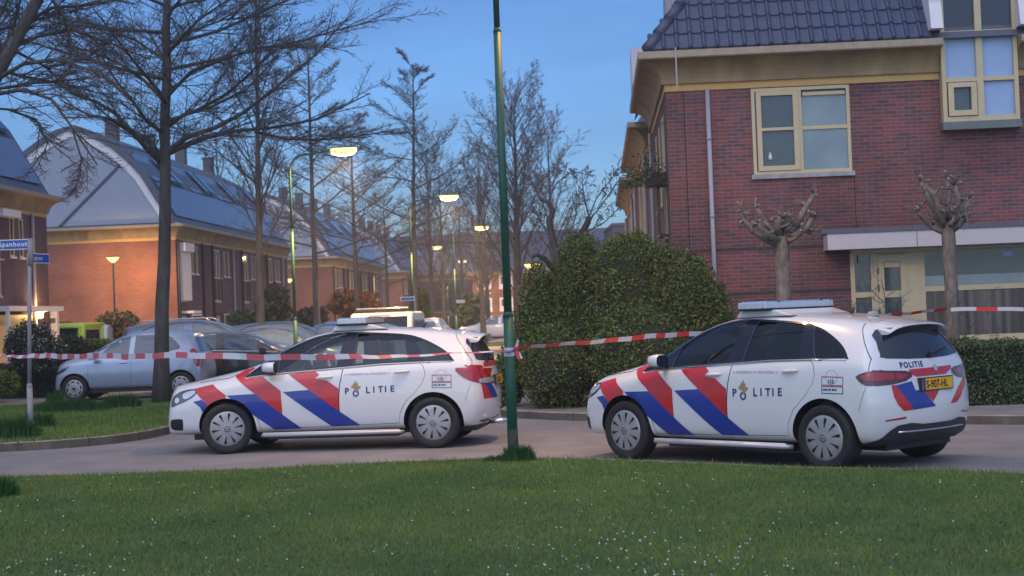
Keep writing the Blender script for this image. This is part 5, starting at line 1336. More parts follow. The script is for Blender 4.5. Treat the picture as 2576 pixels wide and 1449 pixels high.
# ---- leafy masses
def leafy(name,label,cat,lumps,size,n,m,seed,inner='inner',group=None,shell=(.72,1.06),top=None,noise=.12,flat=.0,parts=('foliage','shade_core'),extra=None,gapn=False):
    rg=random.Random(seed); c0=lumps[0][0].copy(); root=thing(name,label,cat,(c0.x,c0.y,.1),0,group); O=Vector((c0.x,c0.y,.1)); pts=[]
    tot=sum(r[0]*r[2]+r[1]*r[2] for _,r in lumps)
    for c,r in lumps:
        k=int(n*(r[0]*r[2]+r[1]*r[2])/tot)
        for _ in range(k):
            d=Vector((rg.gauss(0,1),rg.gauss(0,1),rg.gauss(0,1))).normalized(); s=rg.uniform(*shell)
            s*=1+(.07*mnoise.noise((c+Vector((d.x*r[0],d.y*r[1],d.z*r[2])))*3.0) if gapn else 0); s*=1+noise*math.sin(d.x*7+c.x*3)*math.sin(d.z*6+d.y*5+c.x)+noise*.6*math.sin(d.x*17+d.z*13)
            p=c+Vector((d.x*r[0],d.y*r[1],d.z*r[2]))*s-O
            if gapn and mnoise.noise(Vector((p.x*2.6,p.y*2.6,p.z*2.0)))*.6+mnoise.noise(p*7.0)*.4+rg.random()*.25< -.02: p=p-Vector((d.x*r[0],d.y*r[1],d.z*r[2]))*.16
            if p.z>0: pts.append(p)
    mb=leafmesh(pts,size,m,seed,flat)
    if extra: 
        k=len(pts)//extra[1]; leafmesh([p*1.01 for p in rg.sample(pts,k)],size*.9,extra[0],seed+1,flat,mb)
    mb.build(parts[0],root)
    s=MB()  # solid dark blobs stand in for the shade between the leaves
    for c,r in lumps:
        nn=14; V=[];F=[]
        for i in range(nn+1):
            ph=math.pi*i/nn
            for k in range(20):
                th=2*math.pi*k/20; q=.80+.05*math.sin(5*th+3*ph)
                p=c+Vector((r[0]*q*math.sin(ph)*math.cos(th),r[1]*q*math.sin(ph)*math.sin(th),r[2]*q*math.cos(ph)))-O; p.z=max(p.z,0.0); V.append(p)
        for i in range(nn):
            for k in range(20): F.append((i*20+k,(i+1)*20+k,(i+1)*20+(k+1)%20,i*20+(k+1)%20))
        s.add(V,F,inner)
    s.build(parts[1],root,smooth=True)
    return root
def lump(u,v,Y,rx,ry,rd=None):      # pixel centre, pixel radii -> metres
    k=Y/FPX; return (at(u,v,Y),(rx*k,rd or rx*k*.8,ry*k))
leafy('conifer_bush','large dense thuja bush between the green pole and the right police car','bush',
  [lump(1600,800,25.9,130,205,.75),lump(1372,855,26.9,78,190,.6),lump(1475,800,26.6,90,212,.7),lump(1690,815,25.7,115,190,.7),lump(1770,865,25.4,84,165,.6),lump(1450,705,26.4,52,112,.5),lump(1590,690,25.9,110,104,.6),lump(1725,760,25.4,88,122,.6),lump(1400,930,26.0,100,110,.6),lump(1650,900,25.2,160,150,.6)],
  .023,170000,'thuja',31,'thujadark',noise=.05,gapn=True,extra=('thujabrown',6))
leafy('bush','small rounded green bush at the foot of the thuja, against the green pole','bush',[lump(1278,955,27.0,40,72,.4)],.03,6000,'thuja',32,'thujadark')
# right hedge
def hedge(label,x0,x1,y0,y1,h,n,size,m,seed,z0=.1):
    rg=random.Random(seed); root=thing('hedge',label,'hedge',((x0+x1)/2,(y0+y1)/2,z0)); O=Vector(((x0+x1)/2,(y0+y1)/2,z0)); pts=[]
    for _ in range(n):
        f=rg.random(); x=rg.uniform(x0,x1)
        if f<.62: p=Vector((x,y0+rg.gauss(0,.035),z0+rg.random()*h))
        elif f<.9: p=Vector((x,rg.uniform(y0,y1),z0+h+rg.gauss(0,.03)))
        else: p=Vector((x0+rg.gauss(0,.04),rg.uniform(y0,y1),z0+rg.random()*h))
        p.z+=.03*math.sin(p.x*3.1)*math.sin(p.x*7)*(p.z>.5); p.y+=.03*math.sin(p.x*5+p.z*4); pts.append(p-O)
    leafmesh(pts,size,m,seed).build('foliage',root)
    s=MB(); s.box(x0-O.x+.06,x1-O.x-.06,y0-O.y+.05,y1-O.y-.05,0,h-.05,'inner'); s.build('shade_core',root)  # solid dark box, shade inside the hedge put into its colour
hedge('clipped dark green hedge below the living room window, right of the police car',5.4,12.5,22.6,23.5,.88,42000,.022,'hedge',41)
# left side planting
leafy('bush','dark rounded bush with whitish blossom in front of the lamp lit door','bush',[lump(78,868,37.5,60,58),lump(50,880,37.3,35,50),lump(120,890,37,45,40)],.035,7000,'shrub',51,extra=('blossom',9))
leafy('bush','dark green spiky bush in front of the lime van','bush',[lump(175,880,38.5,42,38),lump(205,890,38.5,30,30)],.04,3500,'shrub',52,)
hedge('low dark hedge behind the street sign post, left of the silver car',-14.2,-9.9,38.2,39.0,.80,14000,.03,'shrub',53)
leafy('bush','yellow green low bush at the left edge beside the footpath','bush',[lump(14,965,36.0,38,32),lump(-30,960,36.2,40,34)],.03,4200,'shrublime',54)
leafy('bush','small yellow bush just above the bonnet of the silver car','bush',[lump(245,868,41,38,16)],.03,1800,'shrublime',55)
for (u,v,Y,rx,ry,m,sd,lab) in [(890,768,84,55,34,'shrubrust',61,'rust coloured shrub at the corner of the second gabled row'),(1180,782,112,36,36,'hedge',62,'dark green ball shaped shrub behind the far name sign'),
        (295,822,57,44,34,'straw_leaf',63,'straw yellow shrub around the foot of the low lamp post by the gable'),(780,802,75,38,24,'shrub',64,'dark low shrub beside the second gabled row'),
        (613,800,62,32,16,'hedge',65,'small green shrub by the doors of the pale gabled row'),(690,770,66,36,48,'shrub',66,'dark twiggy shrub at the far corner of the pale gabled row'),(1060,775,95,22,40,'shrublime',67,'pale green shrub behind the police van')]:
    leafy('bush',lab,'bush',[lump(u,v,Y,rx,ry)],.0016*Y+.01,2600,m,sd,shell=(.5,1.1),noise=.2,extra=('shrublime',4) if sd==63 else None)
# twiggy shrubs
def twiggy(label,base,H,n,seed,spread,m='twig',tm=.004,kk=7):
    rg=random.Random(seed); root=thing('twiggy_shrub',label,'shrub',base); L1=[]
    for k in range(n):
        az=rg.uniform(0,6.28); el=R(rg.uniform(35,80)); d=Vector((math.cos(az)*math.cos(el),math.sin(az)*math.cos(el)*.6,math.sin(el)))
        L1.append((chain(Vector((0,0,0)),d,H*rg.uniform(.7,1.1)*spread,6,rg,.2),.016,.006))
    L2=[x for c in L1 for x in kids(c,rg,kk,.3,.4,50,0,.05,4,.2,.008)]; L3=[x for c in L2 for x in kids(c,rg,5,.2,.4,50,0,0,3,.25,tm)]
    mb=MB(); tubes(mb,L1,m,5); mb.build('stems',root); mb=MB(); tubes(mb,L2,m,3); tubes(mb,[(a,tm,tm*.8) for a,_,_ in L3],m,3)
    pts=[p for a,_,_ in L3 for p in a[1:]]; leafmesh(pts,.011,m,seed,0,mb); mb.build('twigs',root)
b=at(2285,850,25.9); b.z=.1
twiggy('bare twiggy shrub in front of the cream front door',b,1.95,15,71,1.0,tm=.0035)
b=at(1455,700,31); b.z=2.0
def old_shrub():
    base=at(1400,680,31); base.z=.1; root=thing('gnarled_tree','gnarled old fruit tree with twisted stumps and fine blossoming twigs rising behind the thuja','tree',base); rg=random.Random(5)
    q=lambda u,v,dy=0: at(u,v,31+dy)-base
    L=[([q(1410,780),q(1402,690),q(1400,640),q(1388,590),q(1380,555),q(1392,530),q(1378,508),q(1358,500)],.085,.04),([q(1440,760),q(1452,650,.3),q(1462,590,.3),q(1478,560,.3),q(1482,545,.3)],.075,.06),([q(1402,690),q(1370,650,-.2),q(1350,640,-.3),q(1338,648,-.3)],.06,.035)]
    mb=MB()
    for a,r0,r1 in L: mb.tube(a,[r0+(r1-r0)*i/(len(a)-1) for i in range(len(a))],'bark',9)
    mb.build('trunk',root,smooth=True)
    S=[]
    for (a,b_) in (((1358,500),[(1345,470),(1375,440),(1400,425)]),((1378,508),[(1400,460),(1440,430),(1480,440)]),((1482,545),[(1500,500),(1530,460),(1560,420)]),((1478,560),[(1510,520),(1545,470),(1575,430)]),((1462,590),[(1520,560),(1560,520)]),((1388,590),[(1360,560),(1340,520)]),((1482,545),[(1470,500),(1465,460),(1440,440)]),((1400,640),[(1430,600),(1450,540),(1440,500)])):
        pts=[q(*a)]+[q(u,v,rg.uniform(-.3,.3)) for u,v in b_]; S.append((pts,.015,.006))
    S2=[x for c in S for x in kids(c,rg,12,.1,.4,45,0,.15,4,.2,.006)]; S3=[x for c in S2 for x in kids(c,rg,4,.2,.4,45,0,.1,3,.2,.005)]
    mb=MB(); tubes(mb,S,'twig',5); tubes(mb,S2,'twig',3); tubes(mb,[(a,.004,.003) for a,_,_ in S3],'twig',3)
    pts=[p for a,_,_ in S3 for p in a[1:]]; leafmesh(pts,.022,'twigwarm',5,0,mb); mb.build('crown',root)
old_shrub()
# grass tufts
p=gnd(1300,1160,.045); tuft(p.x+.02,p.y-.02,.045,.20,.24,900,81,'tall grass tuft growing round the foot of the green pole')
p=gnd(1255,1160,.045); tuft(p.x,p.y,.045,.20,.10,320,82,'low grass tuft left of the green pole foot')
p=gnd(340,1000,.115); tuft(p.x,30.6,.115,.85,.30,3800,83,'mound of long dark grass at the foot of the large street tree',w=.014)
p=gnd(420,1000,.115); tuft(p.x,31.2,.115,.45,.36,1500,88,'long grass close around the large street tree trunk',w=.014)
p=gnd(465,960,.115); tuft(p.x-.05,32.6,.115,.22,.42,500,89,'tall grass in front of the silver car rear wheel',w=.012)
p=gnd(30,1105,.115); tuft(p.x,p.y,.115,.42,.42,900,84,'leafy tuft at the left edge of the side lawn, by the kerb',w=.022)
p=gnd(55,1085,.115); tuft(p.x,p.y+.8,.115,.35,.30,700,85,'second leafy tuft just left of the sign post',w=.022)
p=gnd(88,1092,.115); tuft(p.x,p.y,.115,.15,.13,320,86,'small tuft at the foot of the sign post',w=.014)
p=gnd(5,1250,.045); tuft(p.x-.05,p.y,.045,.22,.26,800,87,'dark tuft of tall grass at the left edge of the foreground',w=.010)
HAZE=.0013
# ------------------------------------------------------------------ lamps, signs, tape
def lamp_light(parent,loc,watt,col=(1,.56,.20),r=.12,area=False):
    d=bpy.data.lights.new('lamp_light','AREA' if area else 'POINT'); d.energy=watt; d.color=col
    if area: d.shape='DISK'; d.size=.3
    else: d.shadow_soft_size=r
    o=bpy.data.objects.new('lamp_light',d); COL.objects.link(o); o.parent=parent; o.location=loc
def street_lamp(label,base,H=6.3,arm=1.35,watt=60,first=True,dirx=1.0,rz=0,thick=1.0,zj=None,lean=(0,0),z0=0):
    root=thing('street_lamp',label,'street lamp',base,rz,'tall green street lamps along the road')
    zj=zj or (H*.28,H*.66)
    L=lambda z:(lean[0]*z,lean[1]*z,z)
    s=MB(); k=thick
    s.tube([L(.10),L(zj[0])],[.058*k,.056*k],'polegreen',16); s.tube([L(zj[0]-.02),L(zj[0]+.04)],[.062*k,.045*k],'polegreen',16); s.tube([L(zj[0]),L(zj[1])],[.046*k,.043*k],'polegreen',16); s.tube([L(zj[1]-.02),L(zj[1]+.03)],[.048*k,.034*k],'polegreen',16)
    pts=[L(zj[1])]+[L(H-.55)]
    for i in range(1,9):
        t=i/8*math.pi/2; pts.append((lean[0]*H+dirx*.42*(1-math.cos(t)),lean[1]*H,H-.55+.45*math.sin(t)))
    pts.append((lean[0]*H+dirx*arm,lean[1]*H,H-.02))
    s.tube(pts,[.034*k,.032*k]+[.028*k]*(len(pts)-2),'polegreen',12); s.build('pole',root,smooth=True)
    s=MB(); s.tube([L(-.1),L(.36)],[.060*k,.060*k],'polebase',16); s.build('pole_base',root,smooth=True)
    x=lean[0]*H+dirx*arm; y0=lean[1]*H; prof=[(-.30,.02),(-.26,.12),(-.1,.165),(.12,.17),(.33,.15),(.43,.06),(.44,.01)]
    V=[];F=[]
    for (a,w) in prof:
        for c in range(9):
            t=math.pi*c/8; V.append((x+dirx*(a+.28),y0-w*math.cos(t),H+.03+.05*math.sin(t)*w/.17))
    for i in range(len(prof)-1):
        for c in range(8): F.append((i*9+c,(i+1)*9+c,(i+1)*9+c+1,i*9+c+1))
    s=MB(); s.add(V,F,'polegreen'); s.build('lamp_housing',root,smooth=True)
    V=[];F=[]
    for (a,w) in prof:
        for c in range(9):
            t=math.pi*c/8; V.append((x+dirx*(a+.28),y0-w*.97*math.cos(t),H+.028-.19*math.sin(t)*w/.17))
    for i in range(len(prof)-1):
        for c in range(8): F.append((i*9+c,i*9+c+1,(i+1)*9+c+1,(i+1)*9+c))
    s=MB(); s.add(V,F,'lampglow')
    V2=[(vx if 0<i//9<6 else vx,y0+(vy-y0)*.62,H+.02+(vz-H-.02)*1.07) for i,(vx,vy,vz) in enumerate(V)]; V2=V2[9:-9]; s.add(V2,[f for f in F if max(f)<9*5],'lampcore'); s.build('lamp_bowl',root,smooth=True)
    if watt: lamp_light(root,(x+dirx*.36,y0,H-.22),watt,area=True)
    return root
def post_lamp(label,u,v,Y,watt=25,two=False):
    p=at(u,v,Y); H=p.z; p.z=0; root=thing('post_lamp',label,'lamp post',p,0,'low post-top lamps')
    s=MB(); s.tube([(0,0,0),(0,0,1.0)],.055,'polegreen',10); s.tube([(0,0,1.0),(0,0,H-.12)],[.038,.032],'polegreen',10); s.build('pole',root,smooth=True)
    for dx in ((-.16,.16) if two else (0,)):
        s=MB(); s.lathe([(.03,-.14),(.09,-.10),(.20,.0),(.24,.055),(.23,.07),(.001,.07)],'lampglow2',20,2,(dx,0,H)); s.build('lamp_shade',root,smooth=True)
        s=MB(); s.lathe([(.26,.07),(.25,.09),(.1,.13),(.001,.14)],'polegreen',20,2,(dx,0,H)); s.build('lamp_cap',root,smooth=True)
    if watt:
        d=bpy.data.lights.new('lamp_light','SPOT'); d.energy=watt*1.6; d.color=(1,.56,.20); d.shadow_soft_size=.12; d.spot_size=R(155); d.spot_blend=.9
        o=bpy.data.objects.new('lamp_light',d); COL.objects.link(o); o.parent=root; o.location=(0,.42,H-.02); o.rotation_euler=(R(58),0,0)
# the near pole carries its lamp above the frame
b=gnd(1292,1158,.045)
street_lamp('thick dark green lamp post between the two police cars, barrier tape knotted round it',(b.x,b.y,.03),H=7.2,arm=1.2,watt=WATT_NEAR,zj=(1.62,4.78),lean=(.000,0),rz=R(60),thick=1.0)
for (u,uh,v,Y,lab) in [(742,862,372,43,'first curved lamp post down the street, its bright head left of the layered trees'),(1040,1128,490,61.6,'second curved lamp post, standing by the police van'),(1147,1210,567,83,'third curved lamp post, its head next to the near green pole'),
                  (1040,1097,617,105,'fourth curved lamp post, small head above the black double doors'),(1128,1163,652,135,'farthest curved lamp post at the end of the street')]:
    b=at(u,800,Y); b.z=0; hd=at(uh,v+4,Y); street_lamp(lab,b,H=hd.z,arm=max(.5,hd.x-b.x-.33),watt=WATT_TALL)
post_lamp('low post lamp glowing against the orange gable wall',284,652,60.8,WATT_POST)
post_lamp('low post lamp left of the second orange gable, beside the curved post',728,705,92,WATT_POST)
post_lamp('low post lamp in front of the third orange gable',948,728,124,WATT_POST)
post_lamp('low post lamp before the white banded house, far right end of the street',1228,738,138,90)
post_lamp('twin headed post lamp showing over the top left of the thuja',1338,668,78,WATT_POST,two=True)
p=at(99,789,47.9); w=thing('wall_lamp','bright lantern on the wall by the door at the left edge','wall lamp',p)
s=MB(); s.lathe([(.001,-.16),(.12,-.13),(.13,.12),(.001,.14)],'lampglow',12); s.build('lantern_glass',w,smooth=True); s=MB(); s.box(-.2,-.02,-.02,.02,.12,.16,'black'); s.lathe([(.11,.14),(.001,.22)],'black',12); s.build('bracket',w); lamp_light(w,(.22,-.30,.05),30)
# street name post
b=gnd(78,1088,.115); base=b
root=thing('street_sign_post','grey street name post with blue name signs on the left lawn','sign post',(b.x,b.y,b.z),0)
tp=at(76,600,b.y)-b
s=MB(); s.tube([(0,0,-.05),(0,0,.72)],.045,'polegrey',14); s.tube([(0,0,.70),(0,0,.76)],[.047,.036],'polegrey',14); s.tube([(0,0,.74),(tp.x*.9,0,tp.z)],[.033,.032],'polegrey',12); s.tube([(tp.x*.93,0,tp.z-.42),(tp.x,0,tp.z+.0)],.045,'polegrey',14); s.build('pole',root,smooth=True)
s=MB(); a=at(72,601,b.y)-b; c=at(72,627,b.y)-b; sw=.62
s.box(a.x-sw,a.x,-.012,.012,c.z,a.z,'signwhite'); s.box(a.x-sw+.014,a.x-.014,-.016,.016,c.z+.014,a.z-.014,'signblue')
v,f=text_mesh("Spanhout",.105,.002,1.12); wd=max(q[0] for q in v); s.add([(a.x-.02-.445+q[0]*.445/wd,-.018,c.z+.052+q[1]) for q in v],f,'signwhite'); sg=s.build('name_sign',root)
s=MB(); sw=.55; z1=(at(84,636,b.y)-b).z; z0=z1-.155; s.box(0,sw,-.012,.012,z0,z1,'signwhite'); s.box(.014,sw-.014,-.016,.016,z0+.014,z1-.014,'signblue'); v,f=text_mesh("Langhout",.10,.001,1.0); s.add([(.03+q[0]*.9,-.018,z0+.05+q[1]) for q in v],f,'signwhite')
o=s.build('name_sign',root); o.location=(.04,0,0); o.rotation_euler=(0,0,R(72)); 
s=MB(); s.box(.03,.11,-.01,.01,a.z-.10,a.z-.06,'signwhite'); s.build('bracket',root)
for (u,v,Y,L_,m,hh,lab,uu) in [(1025,751,56,.50,'signblue',.14,'blue street name sign above the roof of the police van',1043),(1159,759,96,.62,'signwhite',.20,'pale street name sign in front of the ball shaped shrub',1144)]:
    p=at(uu,v,Y); H=p.z; p.z=0; r=thing('street_sign',lab,'street sign',p); s=MB(); s.tube([(0,0,0),(0,0,H+.12)],.035,'polegrey',8); s.build('pole',r)
    s=MB(); d=-1 if u<uu else 1; x0,x1=sorted((0,d*L_)); s.box(x0,x1,-.045,-.035,H-hh/2,H+hh/2,'signwhite'); s.box(x0+.02,x1-.02,-.05,-.045,H-hh/2+.02,H+hh/2-.02,m); s.build('name_sign',r)

# ---- barrier tape
def tape(label,pts,w,twist,seg=.42,sag=.0,first_red=True,red='tapered',group='red and white barrier tape'):
    """ribbon through world points; twist = list of (t, angle from vertical); alternating colour blocks"""
    P=[Vector(p) for p in pts]; D=[0]
    for i in range(len(P)-1): D.append(D[-1]+(P[i+1]-P[i]).length)
    tot=D[-1]; n=int(tot/.06); mb=MB(); V=[];F={red:[],'tapewhite':[]}
    for k in range(n+1):
        s=tot*k/n; i=max(j for j in range(len(P)) if D[j]<=s+1e-6); i=min(i,len(P)-2); t=(s-D[i])/(D[i+1]-D[i]); p=P[i].lerp(P[i+1],t)
        d=(P[i+1]-P[i]).normalized(); up=Vector((0,0,1)); side=d.cross(up).normalized(); a=interp(s/tot,twist); v=up*math.cos(a)+side*math.sin(a)
        p=p+Vector((0,0,.004*math.sin(s*9)+.006*math.sin(s*3.3))); V+=[p-v*w/2,p+v*w/2]
        if k<n: F[red if (int(s/seg+(0 if first_red else 1))%2==0) else 'tapewhite'].append((2*k,2*k+2,2*k+3,2*k+1))
    b=len(mb.v); mb.v+=[tuple(x) for x in V]
    for m_ in F:
        ix=mb.mi(m_); mb.f+=F[m_]; mb.m+=[ix]*len(F[m_])
    # faint printed lettering on the white blocks
    o=mb.build('barrier_tape'); tag(o,label,'barrier tape',group); return o
pb=gnd(1292,1158,.045); YP=pb.y
e=at(1286,884,YP-.06); 
tape('long tape running from the green pole past the silver car to the left edge',
  [e,at(1210,887,YP-.3),at(1140,889,YP-.6),at(1050,893,YP-.9),at(960,897,YP-1.3),at(870,899,YP-1.7),at(780,899,YP-2.0),at(690,897,YP-2.3),at(600,896,YP-2.5),at(500,895,YP-2.4),at(400,895,YP-2.0),at(300,896,YP-1.2),at(200,896,YP-.2),at(100,896,YP+1.0),at(0,895,YP+2.2),at(-200,893,YP+4)],
  .058,[(0,1.35),(.08,1.3),(.16,.85),(.22,.15),(.6,0),(.70,.5),(.76,1.15),(.85,1.3),(.95,1.1),(1,.6)],seg=.205,red='tapepink')
tr=at(2392,781,23.9); tl=at(1300,876,YP)
tape('tape running from the green pole behind the right police car to the knobbly pollard',
  [tl,at(1400,868,YP+.5),at(1500,858,YP+.9),at(1600,850,YP+1.4),at(1700,842,YP+2.0),at(1790,835,YP+2.5),at(1900,822,YP+3.1),at(2020,812,YP+3.8),at(2140,800,YP+4.3),at(2240,791,YP+4.7),at(2320,785,YP+5.1),at(2380,779,YP+5.35)],
  .062,[(0,1.0),(.12,.75),(.25,.3),(.45,.15),(.7,.6),(.9,.75),(1,.8)],seg=.235)
tape('short tape from the knobbly pollard off the right edge, before the curtained window',
  [at(2392,779,23.75),at(2450,778,23.6),at(2576,778,23.3),at(2800,777,22.8)],.056,[(0,0),(1,.1)],seg=.33,first_red=False)
# wrapped turns and the knot on the pole
k=thing('barrier_tape_knot','white wrap and red white knot of tape tied around the green pole','tape knot',(pb.x,pb.y,e.z),0,'red and white barrier tape')
s=MB(); s.lathe([(.0595,-.055),(.061,-.03),(.060,-.012)],'tapewhite',20); s.lathe([(.0595,.012),(.061,.026),(.060,.04)],'tapewhite',20); s.lathe([(.059,-.012),(.0592,.012)],'signblue',20); s.build('wrap',k,smooth=True)
s=MB(); s.add([(.055,-.05,.03),(.09,-.06,.13),(.115,-.05,.12),(.085,-.05,.02)],[(0,1,2,3)],'tapewhite'); s.add([(.06,-.05,.03),(.10,-.055,.0),(.13,-.06,-.085),(.085,-.065,-.09),(.07,-.055,-.02)],[(0,1,2,3,4)],'tapered'); s.add([(.095,-.052,-.01),(.115,-.056,-.01),(.145,-.066,-.08),(.125,-.066,-.085)],[(0,1,2,3)],'tapewhite'); s.lathe([(.001,-.03),(.025,-.015),(.028,.01),(.001,.03)],'tapered',10,2,(.075,-.04,.03)); s.build('knot',k)

# ------------------------------------------------------------------ vehicles
def place(c,contact,yaw,xr,side=-.80):
    c.rotation_euler=(0,0,yaw); off=Matrix.Rotation(yaw,3,'Z')@Vector((xr,side,0)); c.location=Vector(contact)-off
c=police_car('white police car seen side on with red and blue stripes, left of the green pole','old'); place(c,gnd(578,1141),R(-7.5),0)
c2=police_car('white police car with yellow plate seen from the rear left, before the brick house','new'); place(c2,gnd(2088,1184),R(-48),2.70)

def plain_car(label,paint,contact,yaw,sp,dlo,wins,xr=0,rim='car',r=.31,side='L',lamps=True,cat='car',name='parked_car',extras=None,stretch=(1,1,1)):
    sp=dict(sp); body,bvh=car_base(sp,2); 
    body.data.materials.append(M[paint]); body.name='body'
    root=thing(name,label,cat,(0,0,0),0,'cars parked along the side street'); body.parent=root
    ar=MB()
    for x in (0,sp['wb']):
        for a,b in ((-1.2,-.60),(.60,1.2)): ar.prism(circ(x,r,r+.055,24),1,a,b,'gap')
    cu=ar.build('cut'); boolean(body,cu,'DIFFERENCE'); bpy.data.objects.remove(cu); body.data.set_sharp_from_angle(angle=R(38))
    for vw in ('L','R'):
        for P in wins: s=MB(); decal(s,bvh,P,vw,'glass_car',off=.006,step=.12); s.build('side_window',root,smooth=True)
    if dlo:
        P=[hit(bvh,x,z,'L' if side=='L' else 'R') for x,z in dlo+[dlo[0]]]; s=MB(); s.tube([p+n*.008 for p,n in [q for q in P if q]],.010,'chrome' if paint!='silver' else paint,4); s.build('window_trim',root)
    T=sp['T']; 
    s=MB(); decal(s,bvh,sp['ws'],'T','glass_car',off=.006,step=.12); s.build('windshield',root,smooth=True)
    s=MB(); decal(s,bvh,sp['rw'],'B','glass_car',off=.006,step=.12); s.build('rear_window',root,smooth=True)
    for sd in (-1,1):
        s=MB(); decal(s,bvh,sp['tl'],'L' if sd<0 else 'R','taillight',off=.007,step=.06); s.build('tail_light',root,smooth=True)
        s=MB(); decal(s,bvh,sp['hl'],'L' if sd<0 else 'R','lampin',off=.007,step=.06); s.build('headlight',root,smooth=True)
        mz=interp(sp['mx'],sp['B']); s=MB(); s.box(sp['mx']-.07,sp['mx']+.07,sd*.95-.10,sd*.95+.10,mz-.01,mz+.12,paint if paint=='silver' else 'black'); s.tube([(sp['mx'],sd*.8,mz+.02),(sp['mx'],sd*.95,mz+.03)],.02,'black',6); s.build('door_mirror',root,bevel=.03)
        for x in sp['seams']:
            s=MB(); v='L' if sd<0 else 'R'; P=[hit(bvh,x,z,v) for z in np.linspace(.30,interp(x,sp['B'])-.02,7)]; s.tube([p+n*.001 for p,n in P],.003,'gap',4); s.build('door_seam',root)
        for x in sp['hand']:
            h=hit(bvh,x,interp(x,sp['B'])-.12,'L' if sd<0 else 'R'); s=MB(); s.tube([h[0]+Vector((-.09,sd*.012,0)),h[0]+Vector((.09,sd*.012,.004))],.014,paint,6); s.build('door_handle',root)
    for x in (0,sp['wb']):
        for sd in (-1,1): make_wheel(root,x,sd*(sp['W'][3][1]-.03),sd,r=r,style=rim)
    s=MB(); s.box(-.4,sp['wb']+.3,-.6,.6,.17,.4,'black'); s.build('underbody',root)
    root.rotation_euler=(0,0,yaw); off=Matrix.Rotation(yaw,3,'Z')@Vector((xr,-.8 if side=='L' else .8,0)); root.location=Vector(contact)-off
    return root,bvh
I10=dict(POL,T=[(-.62,.62),(-.50,.80),(-.30,.92),(0,1.0),(.30,1.06),(.50,1.17),(.80,1.34),(1.1,1.46),(1.4,1.515),(1.8,1.53),(2.2,1.51),(2.55,1.46),(2.72,1.40),(3.0,1.2)],
  B=[(-.62,.55),(-.35,.78),(0,.87),(.4,.91),(1.5,.95),(2.4,.98),(3.0,.98)],W=[(-.62,.62),(-.35,.76),(0,.79),(.3,.80),(2.2,.80),(2.5,.79),(2.8,.76),(3.1,.72)],WR=.52,cowl=(.2,1.0),wb=2.38,wr=.285,arch=.33,A=-.06,Bx=2.2,nomF=-.5,nomE=2.85,
  st=[-.38,-.22,-.06,.16,.34,.55,.8,1.05,1.35,1.65,1.95,2.2,2.42,2.62,2.75],
  F=[(-.50,0,.24),(-.52,.5,.23),(-.50,.68,.26),(-.46,.74,.38),(-.44,.75,.52),(-.40,.71,.64),(-.42,.64,.71),(-.45,.50,.75),(-.50,.30,.77),(-.53,0,.78)],FC=[(-.60,.26),(-.63,.38),(-.64,.50),(-.62,.60),(-.60,.67),(-.56,.74)],
  E=[(2.82,0,.26),(2.86,.55,.25),(2.84,.70,.30),(2.88,.76,.45),(2.88,.76,.62),(2.84,.74,.84),(2.80,.69,.98),(2.66,.53,1.32),(2.68,.34,1.39),(2.68,0,1.42)],EC=[(2.92,.30),(2.98,.44),(2.98,.60),(2.92,.84),(2.87,1.0),(2.74,1.33)],
  ws=[(.48,-.60),(.48,.60),(1.02,.52),(1.10,0),(1.02,-.52)],rw=[(-.56,1.0),(.56,1.0),(.44,1.33),(-.44,1.33)],tl=[(2.58,1.05),(2.68,1.08),(2.86,.86),(2.84,.66),(2.74,.68)],hl=[(-.46,.62),(-.10,.80),(-.15,.70),(-.36,.60),(-.46,.58)],mx=.48,seams=(.32,1.28,2.08),hand=(1.12,1.95))
iw=[[(.50,.93),(.72,1.14),(.98,1.35),(1.24,1.40),(1.22,.955)],[(1.34,.96),(1.35,1.41),(1.90,1.40),(1.94,1.0)],[(1.98,1.01),(1.95,1.385),(2.16,1.34),(2.36,1.15),(2.36,1.08)]]
r_,_=plain_car('silver blue hatchback parked behind the large tree, nose to the left','silver',(at(187,1003,35.2).x,35.2,.105),R(-2),I10,[],iw,r=.285)
BW=[[(x,z) for x,z in WFRONT],[(x,z) for x,z in WREAR],[(x,z) for x,z in WQUART[::2]]]
GEN=dict(POL,ws=[(.40,-.66),(.40,.66),(.95,.56),(1.02,0),(.95,-.56)],rw=[(-.60,1.10),(.60,1.10),(.52,1.36),(-.52,1.36)],tl=[(3.05,.90),(3.1,1.02),(3.30,1.0),(3.30,.84)],hl=[(-.72,.62),(-.64,.76),(-.40,.80),(-.42,.70)],mx=.55,seams=(.42,1.5,2.45),hand=(1.3,2.25))
def scaled(sp,k,zk,x1=None):
    o=dict(sp)
    f=lambda L:[(a*k,b*zk) for a,b in L]
    o['T']=f(sp['T']);o['B']=f(sp['B']);o['W']=[(a*k,b) for a,b in sp['W']]
    for n_ in ('F','E'): o[n_]=[(x*k,y,z*zk) for x,y,z in sp[n_]]
    for n_ in ('FC','EC','tl','hl'): o[n_]=f(sp[n_])
    o['ws']=[(a*k,b) for a,b in sp['ws']]; o['rw']=[(a,b*zk) for a,b in sp['rw']]; o['wb']=sp['wb']*k; o['mx']=sp['mx']*k; o['seams']=[x*k for x in sp['seams']]; o['hand']=[x*k for x in sp['hand']]; o['st']=[x*k for x in sp['st']]; o['A']*=k;o['Bx']*=k;o['nomF']*=k;o['nomE']*=k; o['cowl']=(sp['cowl'][0]*k,sp['cowl'][1]*k); o['zs']=zk
    return o
